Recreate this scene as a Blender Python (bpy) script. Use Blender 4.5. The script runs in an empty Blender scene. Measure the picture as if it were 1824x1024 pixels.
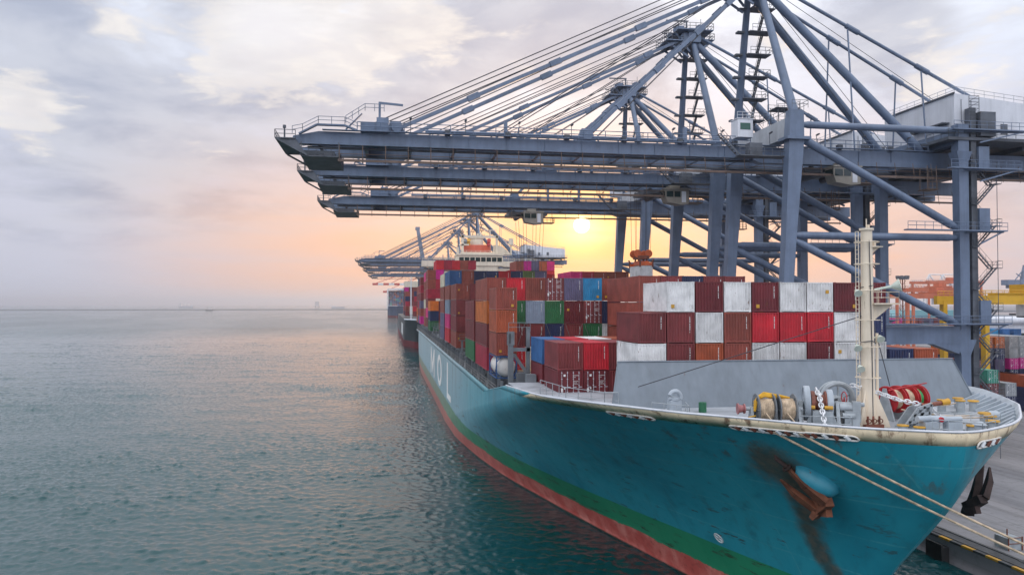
import bpy, math, random
from mathutils import Vector, Matrix
R = math.radians
sc = bpy.context.scene
COL = sc.collection
rnd = random.Random(7)

# ------------------------------------------------------------------ camera
cam_d = bpy.data.cameras.new('camera')
cam_d.sensor_width = 36.0
cam_d.lens = 36.0 * 1350 / 1824
cam_d.clip_start = 0.5
cam_d.clip_end = 60000
cam = bpy.data.objects.new('camera', cam_d)
COL.objects.link(cam)
cam.location = (0, 0, 25.2)
cam.rotation_euler = (R(90 + 1.23), 0, R(-9.34))
sc.camera = cam

# ------------------------------------------------------------------ world, sun, exposure
SUN_AZ, SUN_EL = 14.6, 5.9          # degrees to the right of +Y, degrees up
sunv = Vector((math.sin(R(SUN_AZ)) * math.cos(R(SUN_EL)), math.cos(R(SUN_AZ)) * math.cos(R(SUN_EL)), math.sin(R(SUN_EL))))
sc.view_settings.view_transform = 'Standard'
sc.view_settings.look = 'None'
sc.view_settings.exposure = 0.32
sc.view_settings.gamma = 1.0
sc.cycles.max_bounces = 6
sc.cycles.volume_bounces = 0
sc.cycles.use_denoising = True
sc.cycles.sample_clamp_indirect = 4
sc.cycles.caustics_reflective = False
sc.cycles.caustics_refractive = False


class NT:
    """small helper for writing node trees"""
    def __init__(s, nt): s.nt = nt
    def n(s, typ, **kw):
        x = s.nt.nodes.new(typ)
        for k, v in kw.items(): setattr(x, k, v)
        return x
    def put(s, sock, v):
        if hasattr(v, 'is_output') or isinstance(v, bpy.types.NodeSocket): s.nt.links.new(v, sock)
        else: sock.default_value = v
    def m(s, op, a, b=None, c=None, clamp=False):
        x = s.n('ShaderNodeMath', operation=op); x.use_clamp = clamp
        s.put(x.inputs[0], a)
        if b is not None: s.put(x.inputs[1], b)
        if c is not None: s.put(x.inputs[2], c)
        return x.outputs[0]
    def vm(s, op, a, b=None):
        x = s.n('ShaderNodeVectorMath', operation=op)
        s.put(x.inputs[0], a)
        if b is not None: s.put(x.inputs[1], b)
        return x.outputs['Value'] if op in ('DOT_PRODUCT', 'LENGTH', 'DISTANCE') else x.outputs[0]
    def sm(s, v, a, b, o0=0.0, o1=1.0):
        x = s.n('ShaderNodeMapRange', interpolation_type='SMOOTHSTEP')
        s.put(x.inputs['Value'], v)
        x.inputs['From Min'].default_value = a; x.inputs['From Max'].default_value = b
        x.inputs['To Min'].default_value = o0; x.inputs['To Max'].default_value = o1
        return x.outputs[0]
    def mix(s, f, a, b, bt='MIX'):
        x = s.n('ShaderNodeMix', data_type='RGBA', blend_type=bt)
        s.put(x.inputs[0], f)
        s.put(x.inputs[6], a if not isinstance(a, tuple) else a + (1,) if len(a) == 3 else a)
        s.put(x.inputs[7], b if not isinstance(b, tuple) else b + (1,) if len(b) == 3 else b)
        return x.outputs[2]
    def noise(s, vec, scale, detail=4, rough=0.55, dist=0.0):
        x = s.n('ShaderNodeTexNoise')
        if vec is not None: s.put(x.inputs['Vector'], vec)
        x.inputs['Scale'].default_value = scale; x.inputs['Detail'].default_value = detail
        x.inputs['Roughness'].default_value = rough; x.inputs['Distortion'].default_value = dist
        return x.outputs[0]
    def scale(s, vec, v):
        x = s.n('ShaderNodeMapping'); s.put(x.inputs['Vector'], vec); x.inputs['Scale'].default_value = v
        return x.outputs[0]
    def sep(s, vec):
        x = s.n('ShaderNodeSeparateXYZ'); s.put(x.inputs[0], vec); return x.outputs
    def comb(s, a, b, c):
        x = s.n('ShaderNodeCombineXYZ'); s.put(x.inputs[0], a); s.put(x.inputs[1], b); s.put(x.inputs[2], c); return x.outputs[0]
    def ramp(s, f, stops, interp='LINEAR'):
        x = s.n('ShaderNodeValToRGB'); cr = x.color_ramp; cr.interpolation = interp
        while len(cr.elements) < len(stops): cr.elements.new(0.5)
        for e, (p, c) in zip(cr.elements, stops): e.position = p; e.color = c + (1,)
        s.put(x.inputs[0], f); return x.outputs[0]


def pixdir(px, py):
    """a direction of the sky (unit vector), given where it is seen"""
    xc, yc = (px - 912) / 1350, -(py - 512) / 1350
    v = Vector((xc, yc, -1)); v.normalize()
    return cam.rotation_euler.to_matrix() @ v


def make_world():
    w = bpy.data.worlds.new('World'); sc.world = w; w.use_nodes = True
    nt = w.node_tree; nt.nodes.clear(); T = NT(nt)
    d = T.n('ShaderNodeTexCoord').outputs['Generated']
    x, y, z = T.sep(d)
    zc = T.m('MAXIMUM', z, 0.0)
    dot = T.m('MAXIMUM', T.vm('DOT_PRODUCT', d, tuple(sunv)), 0.0)
    base = T.ramp(T.m('MULTIPLY', zc, 1.0), [
        (0.0, (.56, .57, .64)), (.05, (.555, .575, .655)), (.16, (.59, .605, .70)),
        (.27, (.74, .78, .87)), (.38, (.92, .95, 1.0)), (.55, (1, 1, 1)), (1.0, (1, 1, 1))])
    # extra gain on the sky overhead, out of view, added to lift shaded faces
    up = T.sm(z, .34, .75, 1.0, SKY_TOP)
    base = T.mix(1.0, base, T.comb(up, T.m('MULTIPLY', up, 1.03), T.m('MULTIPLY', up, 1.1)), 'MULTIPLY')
    # clouds
    k = T.m('ADD', zc, .16)
    cp = T.comb(T.m('DIVIDE', x, k), T.m('DIVIDE', y, k), T.m('MULTIPLY', z, 3.0))
    n1 = T.noise(cp, 2.3, 10, .58, .35)
    n2 = T.noise(T.vm('ADD', cp, (sunv.x * .07, sunv.y * .07, .16)), 2.3, 10, .58, .35)
    n3 = T.noise(cp, 6.5, 9, .60, .3)
    def lobes(lst):
        tot = None
        for px, py, deg, amp in lst:
            v = pixdir(px, py); kk = 1 / (1 - math.cos(R(deg)))
            q = T.m('MULTIPLY', T.m('EXPONENT', T.m('MULTIPLY', T.m('SUBTRACT', T.vm('DOT_PRODUCT', d, tuple(v)), 1.0), kk)), amp)
            tot = q if tot is None else T.m('ADD', tot, q)
        return tot
    dark = lobes([(130, 170, 6.0, .24), (280, 225, 4.5, .16), (420, 215, 4, .12), (860, 60, 4.2, .30), (1010, 45, 4, .22), (350, 30, 2.4, .22), (700, 175, 6.0, .22), (560, 230, 5, .14),
                  (1560, 60, 4.0, .24), (1640, 30, 2.2, .16), (1180, 110, 5, .14), (40, 40, 4.5, .14), (330, 375, 3, .12), (120, 400, 5, .06), (250, 470, 6, .06), (1750, 330, 3, .10)])
    lite = lobes([(420, 95, 3.6, .27), (505, 55, 2.9, .27), (650, 75, 2.6, .27), (590, 130, 2.6, .12), (30, 180, 2.6, .20), (740, 5, 3, .22), (1690, 110, 3.6, .16), (210, 40, 3, .12), (60, 215, 2.0, .14), (1650, 240, 2.4, .10), (1380, 50, 3, .06)])
    fade = T.sm(z, .03, .17)
    nn = T.m('ADD', T.m('MULTIPLY', n1, .72), T.m('MULTIPLY', n3, .28))
    c_dark = T.m('MULTIPLY', T.sm(T.m('ADD', nn, dark), .47, .74), T.sm(z, .0, .14))
    c_lite = T.m('MULTIPLY', T.sm(T.m('ADD', T.m('ADD', T.m('MULTIPLY', n1, .55), T.m('MULTIPLY', n3, .45)), lite), .575, .75), fade)
    rim = T.m('MULTIPLY', T.sm(T.m('SUBTRACT', n1, n2), -.05, .07), T.sm(z, .08, .2))
    edge = T.m('MULTIPLY', c_lite, T.m('SUBTRACT', 1.0, T.sm(T.m('ADD', T.m('ADD', T.m('MULTIPLY', n1, .55), T.m('MULTIPLY', n3, .45)), lite), .64, .76)))
    sky = T.mix(T.m('MULTIPLY', c_dark, .92), base, T.mix(T.sm(n2, .38, .66), (.56, .595, .70), (.365, .415, .555)))
    sky = T.mix(T.m('MULTIPLY', c_lite, .62), sky, T.mix(T.sm(n3, .35, .65), (.80, .76, .76), T.mix(rim, (.88, .85, .83), (1.04, .98, .91))))
    sky = T.mix(T.m('MULTIPLY', edge, .45), sky, (1.02, .94, .84))
    # the sun's glow through the murk
    hl = T.m('MAXIMUM', T.m('DIVIDE', T.m('ADD', T.m('MULTIPLY', x, sunv.x), T.m('MULTIPLY', y, sunv.y)), T.m('MULTIPLY', T.m('SQRT', T.m('ADD', T.m('MULTIPLY', x, x), T.m('MULTIPLY', y, y))), math.cos(R(SUN_EL)))), 0.0)
    wn = T.noise(T.scale(d, (3, 3, 26)), 1.3, 5, .6, .4)
    band = T.m('EXPONENT', T.m('MULTIPLY', T.m('POWER', T.m('DIVIDE', zc, .165), 3.0), -1.0))
    warm = T.m('MULTIPLY', T.m('MULTIPLY', T.sm(hl, math.cos(R(37)), math.cos(R(13))), band), T.sm(wn, .25, .62, .66, 1.0))
    sky = T.mix(T.m('MULTIPLY', warm, .92), sky, (.95, .52, .32))
    g1 = T.m('MULTIPLY', T.m('MULTIPLY', T.m('POWER', dot, 90.0), T.sm(wn, .3, .6, .6, 1.0)), T.m('EXPONENT', T.m('MULTIPLY', T.m('POWER', T.m('DIVIDE', zc, .2), 4.0), -1.0)))
    sky = T.mix(T.m('MULTIPLY', g1, .85), sky, (.96, .485, .135))
    sky = T.mix(1.0, sky, T.mix(1.0, (0, 0, 0), T.comb(*[T.m('MULTIPLY', T.m('POWER', dot, 2600.0), a) for a in (1.3, .85, .36)]), 'ADD'), 'ADD')
    disc = T.sm(dot, math.cos(R(.66)), math.cos(R(.34)))
    sky = T.mix(1.0, sky, T.comb(*[T.m('MULTIPLY', disc, a) for a in (9, 8, 5.5)]), 'ADD')
    # unseen sky behind the camera, opposite the sun, boosted as fill for camera-facing sides
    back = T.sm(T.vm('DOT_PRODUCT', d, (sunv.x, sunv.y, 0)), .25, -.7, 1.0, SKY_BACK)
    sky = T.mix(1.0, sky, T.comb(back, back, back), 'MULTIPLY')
    # below the horizon
    sky = T.mix(T.sm(z, -.02, 0.0), (.45, .45, .5), sky)
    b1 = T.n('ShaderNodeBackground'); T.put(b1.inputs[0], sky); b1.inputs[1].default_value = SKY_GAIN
    ns = T.n('ShaderNodeTexSky', sky_type='NISHITA'); ns.sun_disc = False
    ns.sun_elevation = R(SUN_EL); ns.sun_rotation = R(SUN_AZ); ns.air_density = 1.5; ns.dust_density = 4
    b2 = T.n('ShaderNodeBackground'); T.put(b2.inputs[0], ns.outputs[0]); b2.inputs[1].default_value = .012
    ad = T.n('ShaderNodeAddShader'); nt.links.new(b1.outputs[0], ad.inputs[0]); nt.links.new(b2.outputs[0], ad.inputs[1])
    out = T.n('ShaderNodeOutputWorld'); nt.links.new(ad.outputs[0], out.inputs[0])
    w.cycles.sampling_method = 'MANUAL'; w.cycles.sample_map_resolution = 512


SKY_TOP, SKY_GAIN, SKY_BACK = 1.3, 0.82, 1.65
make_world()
sun_d = bpy.data.lights.new('sun', 'SUN'); sun_d.energy = 0.7; sun_d.angle = R(2.0); sun_d.color = (1, .62, .32)
sun = bpy.data.objects.new('sun', sun_d); COL.objects.link(sun)
sun.rotation_euler = (-sunv).to_track_quat('-Z', 'Y').to_euler()

# ------------------------------------------------------------------ materials
def new_mat(name):
    m = bpy.data.materials.new(name); m.use_nodes = True
    nt = m.node_tree; nt.nodes.clear(); T = NT(nt)
    b = T.n('ShaderNodeBsdfPrincipled'); o = T.n('ShaderNodeOutputMaterial')
    nt.links.new(b.outputs[0], o.inputs[0])
    return m, T, b


def paint(name, col, rough=.5, var=.16, rust=0.0, scale=1.0, streak=False, metal=0.0, bump=.0, rand=.0):
    """weathered paint: uneven tone, runs down the plate, rust breaking through"""
    m, T, b = new_mat(name)
    oc = T.n('ShaderNodeTexCoord').outputs['Object']
    if rand:
        oi = T.n('ShaderNodeObjectInfo').outputs['Random']
        oc = T.vm('ADD', oc, T.comb(T.m('MULTIPLY', oi, 40.0), T.m('MULTIPLY', oi, 73.0), T.m('MULTIPLY', oi, 19.0)))
    n1 = T.noise(oc, .55 * scale, 6, .6)
    n2 = T.noise(T.scale(oc, (3.2, 3.2, .22)), 1.0 * scale, 4, .6)
    dk = tuple(c * (1 - 2.0 * var) for c in col); lt = tuple(min(1, c * (1 + var) + .01 * var) for c in col)
    c = T.mix(T.sm(n1, .3, .7), dk, lt)
    if streak:
        c = T.mix(T.m('MULTIPLY', T.sm(n2, .48, .78), .45), c, tuple(x * .55 + .02 for x in col))
        c = T.mix(T.m('MULTIPLY', T.sm(n2, .52, .25), .25), c, tuple(min(1, x * 1.15 + .05) for x in col))
    if rand:
        v = T.m('ADD', T.m('MULTIPLY', oi, rand), 1 - rand / 2)
        c = T.mix(1.0, c, T.comb(v, v, v), 'MULTIPLY')
    if rust:
        n3 = T.noise(T.scale(oc, (1.5, 1.5, .6)), 1.7 * scale, 8, .68)
        f = T.sm(n3, .66 - .16 * rust, .76 - .1 * rust)
        c = T.mix(T.m('MULTIPLY', f, .85), c, (.13, .055, .025))
        r = T.m('ADD', T.m('MULTIPLY', f, .3), rough, clamp=True)
        T.put(b.inputs['Roughness'], r)
    else:
        T.put(b.inputs['Roughness'], T.m('ADD', T.m('MULTIPLY', n2, .2), rough - .1))
    T.put(b.inputs['Base Color'], c)
    b.inputs['Metallic'].default_value = metal
    if bump:
        bp = T.n('ShaderNodeBump'); bp.inputs['Strength'].default_value = bump; bp.inputs['Distance'].default_value = .05
        T.put(bp.inputs['Height'], T.noise(oc, 3 * scale, 5)); T.put(b.inputs['Normal'], bp.outputs[0])
    return m


CC = {'maroon': (.18, .028, .030), 'dark red': (.135, .011, .017), 'red': (.46, .010, .022), 'brown': (.26, .056, .038),
      'rust brown': (.36, .075, .028), 'orange': (.56, .14, .022), 'white': (.66, .65, .64), 'blue': (.028, .115, .29), 'navy': (.016, .026, .085),
      'sky blue': (.02, .24, .47), 'green': (.02, .13, .045), 'slate': (.11, .095, .17), 'steel blue': (.24, .29, .37), 'pink': (.62, .02, .17),
      'magenta': (.56, .008, .24), 'cream': (.66, .58, .43), 'olive': (.13, .19, .055), 'crimson': (.34, .014, .04), 'sea green': (.05, .28, .20), 'grey': (.33, .35, .37)}
CM = {k: paint('container_' + k.replace(' ', '_'), v, .5, .14, .34 if k != 'white' else .42, 1.0, True, rand=.28) for k, v in CC.items()}
M = dict(
    crane=paint('crane_grey_paint', (.125, .168, .25), .42, .10, .06, .5, True),
    crane_dark=paint('crane_dark_steel', (.085, .095, .115), .55, .15, .2),
    crane_rail=paint('crane_brown_steel', (.13, .085, .065), .6, .2, .4),
    crane_white=paint('machinery_house_white', (.62, .63, .67), .5, .06, .05, .4, True),
    crane_beam=paint('crane_pale_beam', (.40, .42, .45), .45, .10, .1, .6, True),
    cab=paint('cab_beige', (.26, .235, .20), .5, .08, .15),
    wire=paint('wire_rope', (.05, .05, .06), .6, .1),
    far_red=paint('striped_boom_red', (.5, .05, .04), .5, .1), far_white=paint('striped_boom_white', (.72, .7, .7), .5, .1),
    spreader=paint('spreader_orange', (.62, .12, .03), .5, .14, .3, 2), spreader_dark=paint('spreader_headblock', (.20, .06, .035), .6, .2, .4, 2),
    deck=paint('deck_grey', (.36, .38, .41), .55, .14, .28, .8), breakwater=paint('breakwater_grey', (.170, .200, .232), .5, .07, .06, .5, True),
    bulwark=paint('bulwark_cream', (.78, .635, .43), .5, .10, .95, .55, True), bulwark_in=paint('bulwark_inside_grey', (.36, .40, .44), .5, .1, .12),
    cream=paint('mast_cream', (.74, .63, .49), .5, .06, .12, .8, True), shipgrey=paint('ship_grey', (.16, .175, .19), .55, .15, .35, 1),
    lightgrey=paint('winch_grey', (.33, .36, .38), .5, .12, .28, 2), darkgrey=paint('winch_dark', (.06, .065, .07), .6, .2, .4, 2),
    bulwark_rim=paint('fairlead_rim', (.72, .68, .62), .5, .1, .2, 2),
    warp=paint('warping_head_red', (.33, .12, .12), .5, .15, .25, 2), olive=paint('hydrant_green', (.02, .13, .06), .5, .12, .2, 2),
    rope=paint('rope_tan', (.55, .42, .29), .8, .2, 0, 4), ropeyellow=paint('rope_yellow', (.62, .33, .02), .8, .15, 0, 4),
    chain=paint('chain_white', (.75, .75, .76), .5, .12, .3, 3), redpaint=paint('signal_red', (.42, .015, .02), .45, .12, .15, 2),
    greenpaint=paint('drum_green', (.03, .32, .08), .45, .12, .1, 2), yellow=paint('yellow_paint', (.55, .29, .025), .5, .1, .2, 1),
    rust=paint('anchor_rust', (.17, .055, .025), .85, .28, .5, 1.4, bump=.6), darkrust=paint('anchor_dark', (.05, .028, .024), .85, .3, .4, 1.4, bump=.5),
    bridge=paint('superstructure_cream', (.68, .60, .48), .5, .05, .08, .4, True), funnel=paint('funnel_orange', (.52, .075, .03), .5, .08, .1, .5, True),
    black=paint('soot_black', (.02, .02, .022), .6, .1), letter=paint('lettering_white', (.72, .71, .69), .6, .1),
    hullletter=paint('hull_letter_white', (.93, .90, .85), .5, .06, .2, .35, True),
    hornwhite=paint('horn_pale', (.55, .60, .52), .45, .08, .1, 2), frameblue=paint('tank_frame_blue', (.03, .09, .24), .5, .1, .2),
    rtg_orange=paint('yard_crane_orange', (.50, .13, .06), .5, .1, .2, .4), rtg_yellow=paint('yard_crane_yellow', (.68, .38, .015), .5, .1, .15, .4),
    roof=paint('shed_blue', (.16, .36, .40), .5, .1, 0, .1), fender=paint('rubber_black', (.018, .018, .019), .75, .2),
    hull2=paint('dark_hull', (.035, .04, .045), .45, .12, .1, .1), hull2red=paint('dark_hull_boot_red', (.22, .03, .035), .6, .15, .1, .1),
    hull3=paint('blue_hull', (.03, .07, .16), .45, .1, 0, .1), stone=paint('breakwater_stone', (.10, .10, .11), .9, .2),
    land=paint('far_land', (.12, .13, .15), .9, .2), lash=paint('lashing_rod', (.20, .19, .18), .6, .1, .3))


def glass():
    m, T, b = new_mat('window_glass'); b.inputs['Base Color'].default_value = (.015, .03, .03, 1); b.inputs['Roughness'].default_value = .08
    return m
M['glass'] = glass()
M['greenglass'] = paint('green_window', (.02, .09, .06), .15, .1)


def hull_mat():
    """ship's side: red boot, green band, turquoise topsides, plate seams, scuffs and the stains under the anchor"""
    m, T, b = new_mat('hull_turquoise')
    oc = T.n('ShaderNodeTexCoord').outputs['Object']
    x, y, z = T.sep(oc)
    nb = T.noise(oc, .045, 5, .6); ns = T.noise(T.scale(oc, (1, .5, .12)), .9, 6, .62); nf = T.noise(oc, 1.3, 8, .7)
    blue = T.mix(T.sm(nb, .35, .65), (.014, .235, .315), (.032, .33, .405))
    blue = T.mix(T.m('MULTIPLY', T.sm(ns, .5, .75), .35), blue, (.012, .10, .135))
    # grazing reflection of the sky, painted into the colour along the flat side
    sky_sheen = T.m('MULTIPLY', T.sm(y, 88, 150), T.sm(T.m('ADD', z, T.m('MULTIPLY', nb, 3.0)), 3.5, 7.5))
    blue = T.mix(T.m('MULTIPLY', sky_sheen, .66), blue, (.35, .47, .52))
    # seams between plates (thin weld lines)
    for ax, sp in ((z, 2.9), (y, 11.5)):
        fr = T.m('ABSOLUTE', T.m('SUBTRACT', T.m('FRACT', T.m('DIVIDE', T.m('ADD', ax, T.m('MULTIPLY', nb, .25)), sp)), .5))
        ln = T.m('LESS_THAN', fr, .05 / sp)
        blue = T.mix(T.m('MULTIPLY', ln, T.m('MULTIPLY', T.sm(nf, .35, .6), .6)), blue, (.10, .37, .41))
    # scuffs and rust chips
    sc_n = T.noise(T.scale(oc, (.5, .22, 1.5)), .9, 9, .72)
    chips = T.m('MULTIPLY', T.sm(sc_n, .598, .622), T.sm(z, 13.5, 5.0, .35, 1.0))
    blue = T.mix(T.m('MULTIPLY', chips, .85), blue, (.06, .036, .022))
    def blob(c, r, sx=1, sy=1, sz=1):
        dv = T.vm('SUBTRACT', oc, c); dv = T.vm('MULTIPLY', dv, (sx, sy, sz))
        return T.sm(T.m('ADD', T.vm('LENGTH', dv), T.m('MULTIPLY', T.m('SUBTRACT', T.noise(T.scale(oc, (1, 1, .35)), .8, 6, .65), .5), r * .75)), r, r * .3)
    st = None
    for c, r, sx, sy, sz, a in STAINS:
        q = T.m('MULTIPLY', blob(c, r, sx, sy, sz), a * .9)
        st = q if st is None else T.m('MAXIMUM', st, q)
    blue = T.mix(st, blue, T.mix(T.sm(nf, .4, .65), (.065, .042, .018), (.16, .075, .025)))
    # pale scrapes left by tugs and fenders, and grime washed down the plates
    pal = T.noise(T.scale(oc, (.09, .09, 3.2)), 1.5, 5, .62)
    blue = T.mix(T.m('MULTIPLY', T.sm(pal, .66, .71), .35), blue, (.16, .40, .43))
    gr = T.noise(T.scale(oc, (.35, .35, .05)), 1.3, 7, .68)
    blue = T.mix(T.m('MULTIPLY', T.sm(gr, .52, .74), .45), blue, (.03, .075, .075))
    # rust runs from the deck edge
    rr = T.noise(T.scale(oc, (.7, .7, .035)), 1.6, 4, .6)
    runs = T.m('MULTIPLY', T.sm(rr, .55, .66), T.m('MULTIPLY', T.sm(z, 11.5, 16.8), T.sm(nf, .38, .6)))
    blue = T.mix(T.m('MULTIPLY', runs, .75), blue, (.11, .05, .02))
    green = T.mix(T.sm(nb, .35, .65), (.015, .215, .11), (.03, .29, .145))
    green = T.mix(T.m('MULTIPLY', T.sm(sc_n, .56, .62), .85), green, (.05, .036, .024))
    green = T.mix(T.m('MULTIPLY', sky_sheen, .0), green, (.25, .3, .28))
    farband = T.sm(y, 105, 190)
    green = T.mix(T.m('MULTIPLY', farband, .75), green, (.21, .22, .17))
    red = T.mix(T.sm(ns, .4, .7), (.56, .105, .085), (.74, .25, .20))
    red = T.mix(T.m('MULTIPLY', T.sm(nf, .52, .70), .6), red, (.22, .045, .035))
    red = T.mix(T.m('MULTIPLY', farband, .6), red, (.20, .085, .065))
    wob = T.m('MULTIPLY', T.m('SUBTRACT', nf, .5), .25)
    zz = T.m('ADD', z, wob)
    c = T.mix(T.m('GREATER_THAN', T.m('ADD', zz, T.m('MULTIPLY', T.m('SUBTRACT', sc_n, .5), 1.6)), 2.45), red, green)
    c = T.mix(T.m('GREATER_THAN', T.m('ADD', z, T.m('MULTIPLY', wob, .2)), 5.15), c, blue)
    # wet dark weed at the water
    c = T.mix(T.sm(zz, .35, .05), c, (.02, .03, .024))
    T.put(b.inputs['Base Color'], c)
    T.put(b.inputs['Roughness'], T.m('ADD', T.m('MULTIPLY', ns, .22), .26))
    b.inputs['Specular IOR Level'].default_value = .4
    bp = T.n('ShaderNodeBump'); bp.inputs['Strength'].default_value = .55; bp.inputs['Distance'].default_value = .16
    T.put(bp.inputs['Height'], T.noise(T.scale(oc, (1, 1, .7)), .33, 3, .5)); T.put(b.inputs['Normal'], bp.outputs[0])
    return m


def water_mat():
    m, T, b = new_mat('sea_water')
    oc = T.n('ShaderNodeTexCoord').outputs['Object']
    b.inputs['Base Color'].default_value = (.004, .050, .055, 1)
    b.inputs['Roughness'].default_value = .03
    b.inputs['IOR'].default_value = 1.33
    x, y, z = T.sep(oc)
    near = T.m('MULTIPLY', T.sm(y, 880, 520), T.m('MULTIPLY', T.sm(x, -425, -380), T.sm(y, 20, 30)))   # where the waves are modelled
    w1 = T.noise(T.scale(oc, (1, 1.6, 1)), .45, 5, .62, .4)
    w2 = T.noise(T.scale(oc, (1, 1.4, 1)), 1.9, 4, .6, .4)
    calm = T.sm(T.noise(T.scale(oc, (1, .3, 1)), .010, 4, .55), .36, .62, .35, 1.0)
    h = T.m('ADD', T.m('MULTIPLY', T.m('MULTIPLY', w1, 2.6), T.m('SUBTRACT', 1.0, near)), T.m('MULTIPLY', w2, .085))
    bp = T.n('ShaderNodeBump'); bp.inputs['Distance'].default_value = 1.0
    T.put(bp.inputs['Strength'], T.m('MULTIPLY', calm, .9)); T.put(bp.inputs['Height'], h)
    T.put(b.inputs['Normal'], bp.outputs[0])
    return m


def concrete_mat():
    m, T, b = new_mat('quay_concrete')
    oc = T.n('ShaderNodeTexCoord').outputs['Object']
    n1 = T.noise(T.scale(oc, (1, .15, 1)), .16, 7, .6); n2 = T.noise(oc, 1.2, 7, .65)
    c = T.mix(T.sm(n1, .3, .7), (.13, .128, .14), (.23, .225, .235))
    c = T.mix(T.m('MULTIPLY', T.sm(n2, .5, .72), .4), c, (.08, .078, .08))
    x, y, z = T.sep(oc)
    tr = T.m('MULTIPLY', T.sm(T.noise(T.scale(oc, (1, .01, 1)), .9, 3), .52, .62), .35)
    c = T.mix(tr, c, (.075, .072, .075))
    T.put(b.inputs['Base Color'], c); T.put(b.inputs['Roughness'], T.m('ADD', T.m('MULTIPLY', n2, .3), .55))
    bp = T.n('ShaderNodeBump'); bp.inputs['Strength'].default_value = .3; bp.inputs['Distance'].default_value = .03
    T.put(bp.inputs['Height'], n2); T.put(b.inputs['Normal'], bp.outputs[0])
    return m

STAINS = [((25.2, 46.6, 14.5), 3.2, 1, 1, 1, .9), ((26.3, 46.0, 13.4), 2.3, 1, 1, .8, .97), ((27.3, 46.9, 11.9), 1.8, 1, 1, .7, .95), ((28.1, 47.8, 10.6), 1.5, 1, 1, .6, .93), ((28.7, 48.5, 9.6), 1.4, 1, 1, .6, .92), ((29.3, 48.8, 8.5), 1.3, 1, 1, .6, .9), ((29.9, 48.9, 7.6), 1.2, 1, 1, .7, .88), ((30.5, 48.7, 6.7), 1.1, 1, 1, .8, .85), ((31.6, 46.5, 6.0), 1.1, 1, 1, .8, .7)]

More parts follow.
